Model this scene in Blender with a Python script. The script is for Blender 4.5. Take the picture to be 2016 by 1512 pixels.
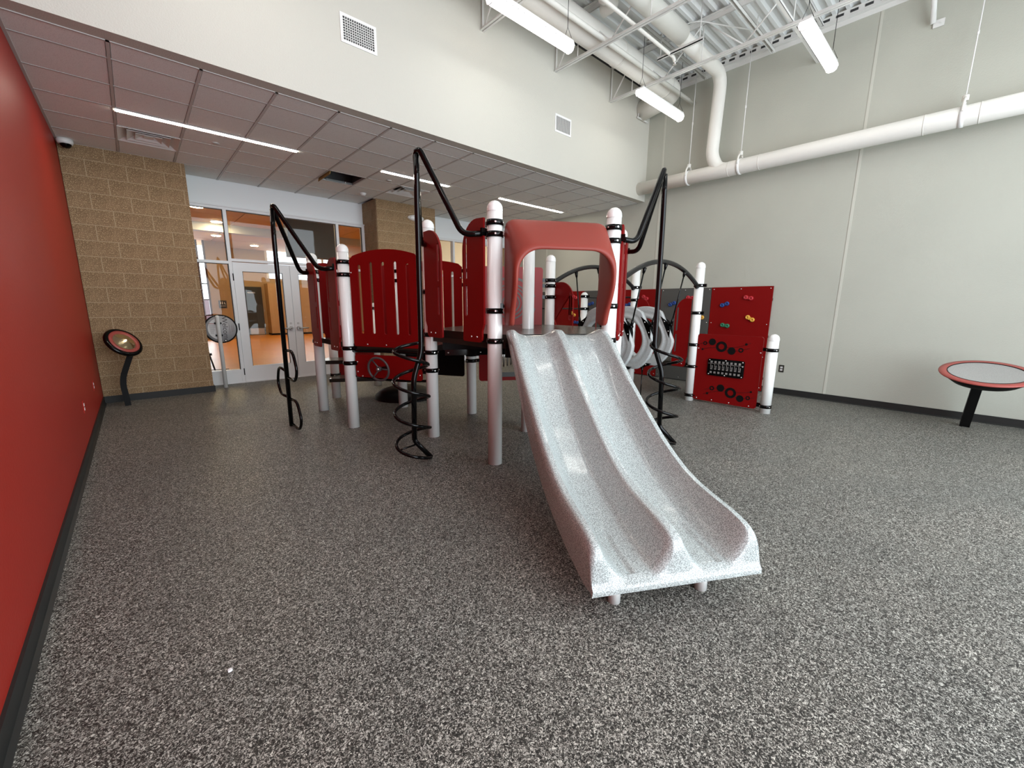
import bpy, bmesh, math, random
from mathutils import Vector, Matrix, geometry
random.seed(7)
PI = math.pi
sin, cos = math.sin, math.cos
col = bpy.context.scene.collection
for o in list(bpy.data.objects):
    bpy.data.objects.remove(o)

# ------------------------------------------------------------------ camera
F_PX, YAW, PITCH, ROLL, CXP, CYP = 812.386, 0.732361, 0.192190, 0.0064509, 1005.424, 759.446
fw = Vector((sin(YAW) * cos(PITCH), cos(YAW) * cos(PITCH), -sin(PITCH)))
rt = Vector((cos(YAW), -sin(YAW), 0))
up = rt.cross(fw)
r2 = rt * cos(ROLL) + up * sin(ROLL)
u2 = -rt * sin(ROLL) + up * cos(ROLL)
cam_d = bpy.data.cameras.new('camera')
cam = bpy.data.objects.new('camera', cam_d)
col.objects.link(cam)
mw = Matrix((r2, u2, -fw)).transposed().to_4x4()
mw.translation = Vector((0, 0, 1.4))
cam.matrix_world = mw
cam_d.sensor_fit = 'HORIZONTAL'
cam_d.sensor_width = 36.0
cam_d.lens = F_PX / 2016 * 36
cam_d.shift_x = (1008 - CXP) / 2016
cam_d.shift_y = (CYP - 756) / 2016
cam_d.clip_start = 0.05
bpy.context.scene.camera = cam

# ------------------------------------------------------------------ world, daylight, exposure
sc = bpy.context.scene
sc.view_settings.view_transform = 'Standard'
sc.view_settings.look = 'None'
sc.view_settings.gamma = 1.0
sc.view_settings.use_curve_mapping = False
sc.view_settings.exposure = 0.60
w = bpy.data.worlds.new('overcast_sky')
sc.world = w
w.use_nodes = True
bg = w.node_tree.nodes['Background']
bg.inputs[0].default_value = (0.83, 0.925, 1.0, 1)
bg.inputs[1].default_value = 4.9
LAMP_E = 7.5      # prismatic lenses of the hanging fixtures
STRIP_E = 34.0      # recessed strip lights
LOBBY_E = 130.0     # lobby downlights

# window wall behind the photographer: portals guide the sky light through its openings
for k, (x0, x1) in enumerate(((-0.3, 3.0), (3.2, 6.3))):
    ld = bpy.data.lights.new('window_portal', 'AREA')
    ld.shape = 'RECTANGLE'
    ld.size = x1 - x0
    ld.size_y = 4.7
    ld.cycles.is_portal = True
    lo = bpy.data.objects.new('window_portal', ld)
    lo.location = ((x0 + x1) / 2, -2.72, 2.5)
    lo.rotation_euler = (PI / 2, 0, 0)
    col.objects.link(lo)

# ------------------------------------------------------------------ materials
def mat(name, base, rough=0.5, metal=0.0, spec=0.5, coat=0.0, speck=None, bump=None, emit=None, noise=None):
    """speck=(colour, scale, threshold, softness); bump=(scale, strength); noise=(colour2, scale, contrast)"""
    m = bpy.data.materials.new(name)
    m.use_nodes = True
    nt = m.node_tree
    b = nt.nodes['Principled BSDF']
    b.inputs['Base Color'].default_value = (*base, 1)
    b.inputs['Roughness'].default_value = rough
    b.inputs['Metallic'].default_value = metal
    b.inputs['Specular IOR Level'].default_value = spec
    b.inputs['Coat Weight'].default_value = coat
    b.inputs['Coat Roughness'].default_value = 0.08
    tc = nt.nodes.new('ShaderNodeTexCoord')
    last = None
    if noise:
        n = nt.nodes.new('ShaderNodeTexNoise')
        n.inputs['Scale'].default_value = noise[1]
        n.inputs['Detail'].default_value = 3
        nt.links.new(tc.outputs['Object'], n.inputs['Vector'])
        r = nt.nodes.new('ShaderNodeValToRGB')
        r.color_ramp.elements[0].position = 0.5 - noise[2]
        r.color_ramp.elements[1].position = 0.5 + noise[2]
        r.color_ramp.elements[0].color = (*base, 1)
        r.color_ramp.elements[1].color = (*noise[0], 1)
        nt.links.new(n.outputs['Fac'], r.inputs['Fac'])
        last = r.outputs['Color']
    if speck:
        n = nt.nodes.new('ShaderNodeTexNoise')
        n.inputs['Scale'].default_value = speck[1]
        n.inputs['Detail'].default_value = 2
        nt.links.new(tc.outputs['Object'], n.inputs['Vector'])
        r = nt.nodes.new('ShaderNodeValToRGB')
        r.color_ramp.elements[0].position = speck[2]
        r.color_ramp.elements[1].position = speck[2] + speck[3]
        r.color_ramp.elements[0].color = (0, 0, 0, 1)
        r.color_ramp.elements[1].color = (1, 1, 1, 1)
        nt.links.new(n.outputs['Fac'], r.inputs['Fac'])
        mx = nt.nodes.new('ShaderNodeMix')
        mx.data_type = 'RGBA'
        mx.inputs[6].default_value = (*base, 1)
        if last:
            nt.links.new(last, mx.inputs[6])
        mx.inputs[7].default_value = (*speck[0], 1)
        nt.links.new(r.outputs['Color'], mx.inputs[0])
        last = mx.outputs[2]
    if last:
        nt.links.new(last, b.inputs['Base Color'])
    if bump:
        n = nt.nodes.new('ShaderNodeTexNoise')
        n.inputs['Scale'].default_value = bump[0]
        n.inputs['Detail'].default_value = 3
        nt.links.new(tc.outputs['Object'], n.inputs['Vector'])
        bn = nt.nodes.new('ShaderNodeBump')
        bn.inputs['Strength'].default_value = bump[1]
        bn.inputs['Distance'].default_value = 0.01
        nt.links.new(n.outputs['Fac'], bn.inputs['Height'])
        nt.links.new(bn.outputs['Normal'], b.inputs['Normal'])
    if emit:
        b.inputs['Emission Color'].default_value = (*emit[0], 1)
        b.inputs['Emission Strength'].default_value = emit[1]
    return m

def floor_material():
    m = bpy.data.materials.new('speckled_rubber_floor')
    m.use_nodes = True
    nt = m.node_tree
    b = nt.nodes['Principled BSDF']
    tc = nt.nodes.new('ShaderNodeTexCoord')
    wn = nt.nodes.new('ShaderNodeTexNoise')
    wn.inputs['Scale'].default_value = 90
    nt.links.new(tc.outputs['Object'], wn.inputs['Vector'])
    ad = nt.nodes.new('ShaderNodeMixRGB')
    ad.blend_type = 'LINEAR_LIGHT'
    ad.inputs[0].default_value = 0.012
    nt.links.new(tc.outputs['Object'], ad.inputs[1])
    nt.links.new(wn.outputs['Color'], ad.inputs[2])
    v = nt.nodes.new('ShaderNodeTexVoronoi')
    v.inputs['Scale'].default_value = 250
    nt.links.new(ad.outputs[0], v.inputs['Vector'])
    sp = nt.nodes.new('ShaderNodeSeparateColor')
    nt.links.new(v.outputs['Color'], sp.inputs[0])
    r = nt.nodes.new('ShaderNodeValToRGB')
    r.color_ramp.interpolation = 'CONSTANT'
    e = r.color_ramp.elements
    e[0].position = 0.0
    e[0].color = (0.016, 0.015, 0.013, 1)
    e[1].position = 0.40
    e[1].color = (0.062, 0.060, 0.052, 1)
    for p, c in ((0.60, (0.165, 0.160, 0.140, 1)), (0.74, (0.34, 0.335, 0.30, 1)), (0.92, (0.56, 0.56, 0.50, 1))):
        x = e.new(p)
        x.color = c
    nt.links.new(sp.outputs[0], r.inputs['Fac'])
    # faint pinkish stains on the floor
    st = nt.nodes.new('ShaderNodeTexNoise')
    st.inputs['Scale'].default_value = 1.1
    st.inputs['Detail'].default_value = 4
    nt.links.new(tc.outputs['Object'], st.inputs['Vector'])
    sr = nt.nodes.new('ShaderNodeValToRGB')
    sr.color_ramp.elements[0].position = 0.35
    sr.color_ramp.elements[0].color = (0.92, 0.92, 0.92, 1)
    sr.color_ramp.elements[1].position = 0.7
    sr.color_ramp.elements[1].color = (1.08, 1.05, 1.03, 1)
    nt.links.new(st.outputs['Fac'], sr.inputs['Fac'])
    ml = nt.nodes.new('ShaderNodeMixRGB')
    ml.blend_type = 'MULTIPLY'
    ml.inputs[0].default_value = 1
    nt.links.new(r.outputs['Color'], ml.inputs[1])
    nt.links.new(sr.outputs['Color'], ml.inputs[2])
    nt.links.new(ml.outputs[0], b.inputs['Base Color'])
    b.inputs['Roughness'].default_value = 0.5
    b.inputs['Specular IOR Level'].default_value = 0.28
    return m

def glass_material():
    m = bpy.data.materials.new('window_glass')
    m.use_nodes = True
    nt = m.node_tree
    nt.nodes.clear()
    out = nt.nodes.new('ShaderNodeOutputMaterial')
    tr = nt.nodes.new('ShaderNodeBsdfTransparent')
    tr.inputs[0].default_value = (0.93, 0.95, 0.94, 1)
    gl = nt.nodes.new('ShaderNodeBsdfGlossy')
    gl.inputs['Roughness'].default_value = 0.0
    fr = nt.nodes.new('ShaderNodeFresnel')
    fr.inputs[0].default_value = 1.5
    ma = nt.nodes.new('ShaderNodeMath')
    ma.operation = 'MULTIPLY'
    ma.inputs[1].default_value = 0.4
    nt.links.new(fr.outputs[0], ma.inputs[0])
    mx = nt.nodes.new('ShaderNodeMixShader')
    nt.links.new(ma.outputs[0], mx.inputs[0])
    nt.links.new(tr.outputs[0], mx.inputs[1])
    nt.links.new(gl.outputs[0], mx.inputs[2])
    nt.links.new(mx.outputs[0], out.inputs[0])
    return m

M = {}
M['floor'] = floor_material()
M['glass'] = glass_material()
M['red_wall'] = mat('red_wall_paint', (0.36, 0.024, 0.015), 0.45, spec=0.15, bump=(60, 0.08))
M['white_wall'] = mat('white_wall_paint', (0.54, 0.525, 0.465), 0.6, bump=(90, 0.25))
M['right_wall'] = mat('precast_wall_paint', (0.45, 0.455, 0.39), 0.6, bump=(70, 0.2), noise=((0.415, 0.42, 0.36), 1.5, 0.3))
M['rear_wall'] = mat('rear_wall_brightened_white', (0.80, 0.83, 0.84), 0.6)  # lighter copy of the white wall paint, brightness raised through its colour
M['caulk'] = mat('wall_joint_caulk', (0.52, 0.52, 0.45), 0.6)
M['baseboard'] = mat('black_vinyl_base', (0.020, 0.020, 0.019), 0.45, spec=0.25)
M['block'] = mat('tan_ground_face_block', (0.185, 0.115, 0.055), 0.8, speck=((0.46, 0.33, 0.18), 95, 0.55, 0.05), bump=(90, 0.3), noise=((0.26, 0.165, 0.085), 5, 0.2))
M['mortar'] = mat('tan_mortar', (0.42, 0.32, 0.20), 0.9)
M['tile'] = mat('ceiling_tile_fissured', (0.84, 0.85, 0.82), 0.8, speck=((0.68, 0.69, 0.66), 170, 0.58, 0.05))
M['tee'] = mat('ceiling_grid_white', (0.52, 0.51, 0.49), 0.5)
M['plaster'] = mat('soffit_white', (0.66, 0.65, 0.62), 0.6)
M['alum'] = mat('white_aluminium_frame', (0.72, 0.73, 0.74), 0.35)
M['dark_gasket'] = mat('dark_gasket', (0.02, 0.02, 0.02), 0.5)
M['steel'] = mat('brushed_steel', (0.55, 0.54, 0.52), 0.3, metal=1.0)
M['post'] = mat('white_powder_coat', (0.84, 0.85, 0.82), 0.22, coat=0.3)
M['black'] = mat('black_powder_coat', (0.002, 0.002, 0.002), 0.10, spec=0.24)
M['black_matte'] = mat('black_plastic', (0.005, 0.005, 0.005), 0.45, spec=0.15)
M['black_arch'] = mat('black_arch_tube', (0.010, 0.010, 0.010), 0.25, spec=0.35)
M['bolt'] = mat('bolt_steel', (0.75, 0.73, 0.70), 0.2, metal=0.8)
M['red'] = mat('red_hdpe_panel', (0.19, 0.003, 0.003), 0.42, spec=0.18, bump=(260, 0.06))
M['red_core'] = mat('rotomoulded_faded_red', (0.23, 0.034, 0.022), 0.48, spec=0.3, bump=(200, 0.05))
M['maze'] = mat('faded_red_panel', (0.30, 0.045, 0.045), 0.5, spec=0.3)
M['maze_gray'] = mat('grey_groove', (0.12, 0.11, 0.10), 0.5)
M['slide'] = mat('granite_grey_plastic', (0.25, 0.275, 0.265), 0.20, speck=((0.50, 0.55, 0.535), 210, 0.47, 0.06), coat=0.35)
M['ring'] = mat('granite_grey_ring', (0.36, 0.37, 0.36), 0.35, speck=((0.52, 0.54, 0.54), 230, 0.5, 0.05))
M['deck'] = mat('grey_vinyl_deck', (0.085, 0.080, 0.068), 0.22, noise=((0.06, 0.055, 0.046), 9, 0.2))
M['deck_edge'] = mat('dark_deck_skirt', (0.020, 0.017, 0.012), 0.45, spec=0.3)
M['wheel'] = mat('grey_wheel_plastic', (0.060, 0.055, 0.055), 0.45)
M['climb_gray'] = mat('grey_climbing_panel', (0.070, 0.070, 0.065), 0.5)
M['hold_red'] = mat('hold_red', (0.45, 0.02, 0.03), 0.5)
M['hold_blue'] = mat('hold_blue', (0.012, 0.05, 0.22), 0.5)
M['hold_yellow'] = mat('hold_yellow', (0.70, 0.38, 0.05), 0.5)
M['hold_green'] = mat('hold_green', (0.02, 0.16, 0.08), 0.5)
M['pipe'] = mat('painted_duct', (0.76, 0.745, 0.69), 0.55, bump=(25, 0.12))
M['joist'] = mat('painted_steel', (0.70, 0.70, 0.67), 0.5)
M['roof'] = mat('painted_roof_deck', (0.74, 0.76, 0.75), 0.5)
M['lens'] = mat('lit_prismatic_lens', (0.9, 0.9, 0.9), 0.3, emit=((1.0, 0.965, 0.90), LAMP_E))
M['strip'] = mat('lit_strip_lens', (0.9, 0.9, 0.9), 0.3, emit=((1.0, 0.90, 0.76), STRIP_E))
M['down'] = mat('lit_downlight', (0.9, 0.9, 0.9), 0.3, emit=((1.0, 0.76, 0.42), LOBBY_E))
M['metal_white'] = mat('white_enamel', (0.78, 0.78, 0.76), 0.35)
M['clear'] = mat('clear_end_cap', (0.75, 0.75, 0.72), 0.15)
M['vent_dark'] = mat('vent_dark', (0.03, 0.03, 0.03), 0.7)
M['foam'] = mat('yellow_insulation', (0.30, 0.20, 0.05), 0.8)
M['brass'] = mat('polished_cone', (0.70, 0.62, 0.42), 0.12, metal=1.0)
M['dish_red'] = mat('dish_rim_red', (0.33, 0.062, 0.050), 0.4)
M['dish_gray'] = mat('speckled_drumhead', (0.36, 0.355, 0.34), 0.45, speck=((0.28, 0.275, 0.26), 200, 0.5, 0.05))
M['outlet'] = mat('brown_outlet_plate', (0.03, 0.027, 0.022), 0.4)
M['sign_gray'] = mat('sign_grey', (0.36, 0.36, 0.37), 0.5)
M['sign_light'] = mat('sign_light_grey', (0.58, 0.57, 0.56), 0.5)
M['ink'] = mat('sign_ink', (0.05, 0.045, 0.04), 0.6)
M['ink_faint'] = mat('sign_ink_faint', (0.25, 0.22, 0.22), 0.6)
M['ink_red'] = mat('sign_ink_red', (0.30, 0.05, 0.05), 0.6)
M['lobby_floor'] = mat('orange_polished_concrete', (0.66, 0.25, 0.035), 0.35, noise=((0.56, 0.20, 0.028), 1.2, 0.25))
M['lobby_wall'] = mat('lobby_tan_wall', (0.40, 0.27, 0.14), 0.6)
M['lobby_ceil'] = mat('lobby_ceiling', (0.62, 0.46, 0.31), 0.8)
M['soffit_dark'] = mat('dark_soffit_paint', (0.10, 0.090, 0.075), 0.6)
M['wood'] = mat('maple_locker', (0.48, 0.30, 0.15), 0.5)
M['dark_door'] = mat('dark_lobby_door', (0.03, 0.032, 0.03), 0.3)
M['building'] = mat('grey_metal_siding', (0.45, 0.47, 0.48), 0.6)
M['snow'] = mat('snow', (0.8, 0.82, 0.85), 0.8)
M['mullion_red'] = mat('dark_red_mullion', (0.06, 0.02, 0.025), 0.5)
M['crumb'] = mat('white_crumb', (0.85, 0.85, 0.85), 0.6)

# ------------------------------------------------------------------ mesh helpers
WL = {}          # world location of every object (no parent is ever rotated)

class MB:
    def __init__(s):
        s.v, s.f, s.m = [], [], []
        s.sm = []
    def add(s, vs, fs, mi=0, smooth=False):
        b = len(s.v)
        s.v += [Vector(p) for p in vs]
        for f in fs:
            s.f.append([b + i for i in f])
            s.m.append(mi)
            s.sm.append(smooth)
        return s
    def box(s, x0, x1, y0, y1, z0, z1, mi=0):
        vs = [(x, y, z) for z in (z0, z1) for y in (y0, y1) for x in (x0, x1)]
        return s.add(vs, [(0, 2, 3, 1), (4, 5, 7, 6), (0, 1, 5, 4), (2, 6, 7, 3), (0, 4, 6, 2), (1, 3, 7, 5)], mi)
    def obox(s, c, U, V, W, hu, hv, hw, mi=0):
        c, U, V, W = Vector(c), Vector(U).normalized(), Vector(V).normalized(), Vector(W).normalized()
        vs = [c + U * a * hu + V * b * hv + W * d * hw for d in (-1, 1) for b in (-1, 1) for a in (-1, 1)]
        return s.add(vs, [(0, 2, 3, 1), (4, 5, 7, 6), (0, 1, 5, 4), (2, 6, 7, 3), (0, 4, 6, 2), (1, 3, 7, 5)], mi)
    def bar(s, p0, p1, w, h, mi=0, upv=(0, 0, 1)):
        p0, p1 = Vector(p0), Vector(p1)
        d = (p1 - p0)
        L = d.length
        d.normalize()
        upv = Vector(upv)
        if abs(d.dot(upv)) > 0.98:
            upv = Vector((1, 0, 0))
        W = d.cross(upv).normalized()
        V = W.cross(d).normalized()
        return s.obox((p0 + p1) / 2, d, W, V, L / 2, w / 2, h / 2, mi)
    def cyl(s, p0, p1, r, r1=None, n=16, mi=0, caps=True, smooth=True):
        p0, p1 = Vector(p0), Vector(p1)
        r1 = r if r1 is None else r1
        d = (p1 - p0).normalized()
        a = Vector((1, 0, 0)) if abs(d.x) < 0.8 else Vector((0, 1, 0))
        U = d.cross(a).normalized()
        V = d.cross(U).normalized()
        vs = [p0 + (U * cos(2 * PI * k / n) + V * sin(2 * PI * k / n)) * r for k in range(n)]
        vs += [p1 + (U * cos(2 * PI * k / n) + V * sin(2 * PI * k / n)) * r1 for k in range(n)]
        s.add(vs, [(k, n + k, n + (k + 1) % n, (k + 1) % n)[::-1] for k in range(n)], mi, smooth)
        if caps:
            s.add(vs[:n], [tuple(range(n))], mi)
            s.add(vs[n:], [tuple(range(n))[::-1]], mi)
        return s
    def lathe(s, c, prof, n=24, mi=0, axis=(0, 0, 1), smooth=True):
        c = Vector(c)
        d = Vector(axis).normalized()
        a = Vector((1, 0, 0)) if abs(d.x) < 0.8 else Vector((0, 1, 0))
        U = d.cross(a).normalized()
        V = d.cross(U).normalized()
        vs, fs = [], []
        for (r, z) in prof:
            for k in range(n):
                t = 2 * PI * k / n
                vs.append(c + d * z + (U * cos(t) + V * sin(t)) * max(r, 1e-5))
        for i in range(len(prof) - 1):
            for k in range(n):
                k2 = (k + 1) % n
                fs.append((i * n + k, i * n + k2, (i + 1) * n + k2, (i + 1) * n + k))
        return s.add(vs, fs, mi, smooth)
    def tube(s, pts, r, n=12, mi=0, closed=False, smooth=True):
        pts = [Vector(p) for p in pts]
        N = len(pts)
        vs, fs = [], []
        prevU = None
        for i, p in enumerate(pts):
            if closed:
                d = pts[(i + 1) % N] - pts[i - 1]
            else:
                d = pts[min(i + 1, N - 1)] - pts[max(i - 1, 0)]
            d.normalize()
            if prevU is None:
                a = Vector((0, 0, 1)) if abs(d.z) < 0.9 else Vector((1, 0, 0))
                U = d.cross(a).normalized()
            else:
                U = (prevU - d * prevU.dot(d)).normalized()
            prevU = U
            V = d.cross(U)
            rr = r[i] if isinstance(r, (list, tuple)) else r
            for k in range(n):
                t = 2 * PI * k / n
                vs.append(p + (U * cos(t) + V * sin(t)) * rr)
        M_ = N if closed else N - 1
        for i in range(M_):
            j = (i + 1) % N
            for k in range(n):
                k2 = (k + 1) % n
                fs.append((i * n + k, i * n + k2, j * n + k2, j * n + k))
        s.add(vs, fs, mi, smooth)
        if not closed:
            s.add(vs[:n], [tuple(range(n))[::-1]], mi)
            s.add(vs[-n:], [tuple(range(n))], mi)
        return s
    def prism(s, poly, z0, z1, mi=0, mi_side=None):
        n = len(poly)
        vs = [(p[0], p[1], z0) for p in poly] + [(p[0], p[1], z1) for p in poly]
        s.add(vs, [tuple(range(n))[::-1], tuple(range(n, 2 * n))], mi)
        return s.add(vs, [(k, (k + 1) % n, n + (k + 1) % n, n + k) for k in range(n)], mi if mi_side is None else mi_side)
    def build(s, name, mats, parent=None, centre=None, label=None, kind=None, autosmooth=False):
        me = bpy.data.meshes.new(name)
        if centre is None:
            xs = [p.x for p in s.v]; ys = [p.y for p in s.v]; zs = [p.z for p in s.v]
            centre = Vector(((min(xs) + max(xs)) / 2, (min(ys) + max(ys)) / 2, (min(zs) + max(zs)) / 2))
        c = Vector(centre)
        me.from_pydata([p - c for p in s.v], [], s.f)
        for mt in (mats if isinstance(mats, (list, tuple)) else [mats]):
            me.materials.append(M[mt] if isinstance(mt, str) else mt)
        me.polygons.foreach_set('material_index', s.m)
        me.polygons.foreach_set('use_smooth', s.sm)
        bm = bmesh.new()
        bm.from_mesh(me)
        bmesh.ops.remove_doubles(bm, verts=bm.verts, dist=1e-5)
        bmesh.ops.recalc_face_normals(bm, faces=bm.faces)
        bm.to_mesh(me)
        bm.free()
        return place(bpy.data.objects.new(name, me), c, parent, label, kind)

def place(o, c, parent=None, label=None, kind=None):
    col.objects.link(o)
    c = Vector(c)
    WL[o] = c
    if parent is not None:
        o.parent = parent
        o.location = c - WL[parent]
    else:
        o.location = c
    if label:
        o['label'] = label
    if kind:
        o['kind'] = kind
    return o

def inst(src, c, parent=None, rotz=0.0, rot=None, name=None, label=None, scale=None):
    o = src.copy()
    if name:
        o.name = name
    for k in ('label', 'group', 'category'):
        if k in o:
            del o[k]
    place(o, c, parent, label)
    if rot is not None:
        o.rotation_euler = rot.to_euler()
    else:
        o.rotation_euler = (0, 0, rotz)
    if scale is not None:
        o.scale = (scale, scale, scale)
    return o

def thing(name, loc, label, cat, group=None):
    o = bpy.data.objects.new(name, None)
    o.empty_display_size = 0.1
    place(o, loc)
    o['label'] = label
    o['category'] = cat
    if group:
        o['group'] = group
    return o

def tag(o, label, cat, group=None):
    o['label'] = label
    o['category'] = cat
    if group:
        o['group'] = group
    return o

def structure_root(name, loc=(0, 0, 0)):
    o = bpy.data.objects.new(name, None)
    o.empty_display_size = 0.1
    place(o, loc)
    o['kind'] = 'structure'
    return o

def fillet(pts, rad, n=6):
    """round the corners of a polyline"""
    pts = [Vector(p) for p in pts]
    out = [pts[0]]
    for i in range(1, len(pts) - 1):
        a, b, c = pts[i - 1], pts[i], pts[i + 1]
        r = rad[i - 1] if isinstance(rad, (list, tuple)) else rad
        d0, d1 = (a - b), (c - b)
        r = min(r, d0.length * 0.49, d1.length * 0.49)
        p0, p1 = b + d0.normalized() * r, b + d1.normalized() * r
        for k in range(n + 1):
            t = k / n
            out.append(p0 * (1 - t) ** 2 + b * 2 * t * (1 - t) + p1 * t * t)
    out.append(pts[-1])
    return out

def rrect(x0, x1, y0, y1, r, n=5):
    pts = []
    for cx, cy, a0 in ((x1 - r, y0 + r, -PI / 2), (x1 - r, y1 - r, 0), (x0 + r, y1 - r, PI / 2), (x0 + r, y0 + r, PI)):
        for k in range(n + 1):
            a = a0 + PI / 2 * k / n
            pts.append((cx + r * cos(a), cy + r * sin(a)))
    return pts

def circle(cx, cy, r, n=24):
    return [(cx + r * cos(2 * PI * k / n), cy + r * sin(2 * PI * k / n)) for k in range(n)]

def slot(cx, y0, y1, w, n=6):
    return rrect(cx - w / 2, cx + w / 2, y0, y1, w / 2 * 0.999, n)

def arched(x0, x1, y0, ys, ym, r, n=18):
    """panel outline with rounded bottom corners and arched top"""
    pts = []
    for cx, cy, a0 in ((x0 + r, y0 + r, PI), (x1 - r, y0 + r, -PI / 2)):
        for k in range(5):
            a = a0 + PI / 2 * k / 4
            pts.append((cx + r * cos(a), cy + r * sin(a)))
    for k in range(n + 1):
        t = 1 - k / n
        x = x0 + (x1 - x0) * t
        e = abs(2 * t - 1)
        y = ys + (ym - ys) * (1 - e * e)
        if e > 0.9:
            q = (e - 0.9) / 0.1
            y -= r * 0.9 * (1 - math.sqrt(max(0, 1 - q * q)))
        pts.append((x, y))
    return pts

class Frame:
    """local u (along A->B), v (up), w (out = u x v)"""
    def __init__(s, A, B, z=0.0):
        s.O = Vector((A[0], A[1], z))
        s.U = (Vector((B[0], B[1], z)) - s.O).normalized()
        s.V = Vector((0, 0, 1))
        s.W = s.U.cross(s.V)
    def p(s, u, v, w=0.0):
        return s.O + s.U * u + s.V * v + s.W * w
    def rot(s):
        return Matrix((s.U, s.V, s.W)).transposed()

def panel_mb(mb, fr, outer, holes, w0, th, mi=0):
    """flat board w/ through holes; outer/holes are 2D loops in (u,v)"""
    loops = [outer] + list(holes)
    tl = [[Vector((p[0], p[1], 0)) for p in lp] for lp in loops]
    tris = geometry.tessellate_polygon(tl)
    flat = [p for lp in loops for p in lp]
    n = len(flat)
    vs = [fr.p(p[0], p[1], w0 + th) for p in flat] + [fr.p(p[0], p[1], w0) for p in flat]
    mb.add(vs, [tuple(t) for t in tris] + [tuple(n + i for i in t)[::-1] for t in tris], mi)
    k = 0
    for lp in loops:
        m = len(lp)
        mb.add(vs, [(k + i, k + (i + 1) % m, n + k + (i + 1) % m, n + k + i) for i in range(m)], mi)
        k += m
    return mb

def panel(name, fr, outer, holes, w0, th, mt, parent, label=None):
    return panel_mb(MB(), fr, outer, holes, w0, th).build(name, mt, parent, label=label)

def xr_smooth(t):
    t = max(0.0, min(1.0, t))
    return t * t * (3 - 2 * t)

def lerp_tab(tab, x):
    if x <= tab[0][0]:
        return tab[0][1]
    for (a, b), (c, d) in zip(tab, tab[1:]):
        if x <= c:
            return b + (d - b) * (x - a) / (c - a)
    return tab[-1][1]

def smooth_tab(tab, x, h=0.06):
    return sum(lerp_tab(tab, x + h * k / 4) * wgt for k, wgt in ((-4, 1), (-3, 2), (-2, 3), (-1, 4), (0, 5), (1, 4), (2, 3), (3, 2), (4, 1))) / 25

# ================================================================== room shell
XL, XR, YB, YS, YF = -0.48, 7.72, 4.69, 8.72, -2.6
ZC, ZR = 3.41, 5.36

fl_ = MB().box(XL - 0.05, XR + 0.05, YF - 0.1, YS + 0.06, -0.12, 0.0).build('floor', 'floor', kind='structure')

wl_ = MB().box(XL - 0.16, XL, YF, 8.9, 0, ZR + 0.1).build('wall_left', 'red_wall', kind='structure')

# right wall: precast panels with caulked joints between them
wr = structure_root('wall_right', (XR, 3, 0))
edges = [YF, 1.395, 4.36, 7.3, YS + 0.2]
for a, b in zip(edges, edges[1:]):
    MB().box(XR, XR + 0.15, a + 0.012, b - 0.012, 0, ZR + 0.1).build('wall_panel', 'right_wall', wr)
for e in edges[1:-1]:
    MB().box(XR - 0.005, XR + 0.03, e - 0.016, e + 0.016, 0.098, ZR + 0.08).build('joint_strip', 'caulk', wr)

# gypsum bulkhead above the low ceiling
MB().box(XL, XR, YB, YB + 0.15, ZC, 5.30).build('wall_upper', 'white_wall', kind='structure')
MB().box(XL, XR, YS, YS + 0.12, 3.0, 4.3).build('wall_back', 'rear_wall', kind='structure')

# front wall behind the photographer, glazed
wf = structure_root('wall_front', (3.6, YF, 0))
MB().box(XL, XR, YF - 0.1, YF, 0, 0.15).build('wall_panel', 'white_wall', wf)
MB().box(XL, XR, YF - 0.1, YF, 4.85, ZR + 0.1).build('wall_panel', 'white_wall', wf)
for a, b in ((XL, -0.3), (1.4, 1.46), (3.0, 3.2), (4.7, 4.76), (6.3, XR)):
    MB().box(a, b, YF - 0.1, YF, 0.15, 4.85).build('wall_panel', 'white_wall', wf)

# baseboards
for nm, (x0, x1, y0, y1) in (('baseboard_left', (XL, XL + 0.012, YF, 8.085)), ('baseboard_right', (XR - 0.012, XR, YF, YS))):
    mb = MB().box(x0, x1, y0, y1, 0, 0.098)
    xi = x1 if nm.endswith('left') else x0
    sg = 1 if nm.endswith('left') else -1
    mb.add([(xi, y0, 0.014), (xi + sg * 0.016, y0, 0.002), (xi, y0, 0.0), (xi, y1, 0.014), (xi + sg * 0.016, y1, 0.002), (xi, y1, 0.0)],
           [(0, 1, 4, 3), (1, 2, 5, 4), (0, 2, 1), (3, 4, 5)])
    mb.build(nm, 'baseboard', kind='structure')
MB().box(XL + 0.012, 0.825, 8.072, 8.085, 0, 0.098).build('baseboard_back', 'baseboard', kind='structure')
MB().box(0.806, 0.82, 8.085, 8.70, 0, 0.098).build('baseboard_back.001', 'baseboard', kind='structure')
MB().box(3.70, 5.06, 8.047, 8.06, 0, 0.098).build('baseboard_back.002', 'baseboard', kind='structure')

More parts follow.
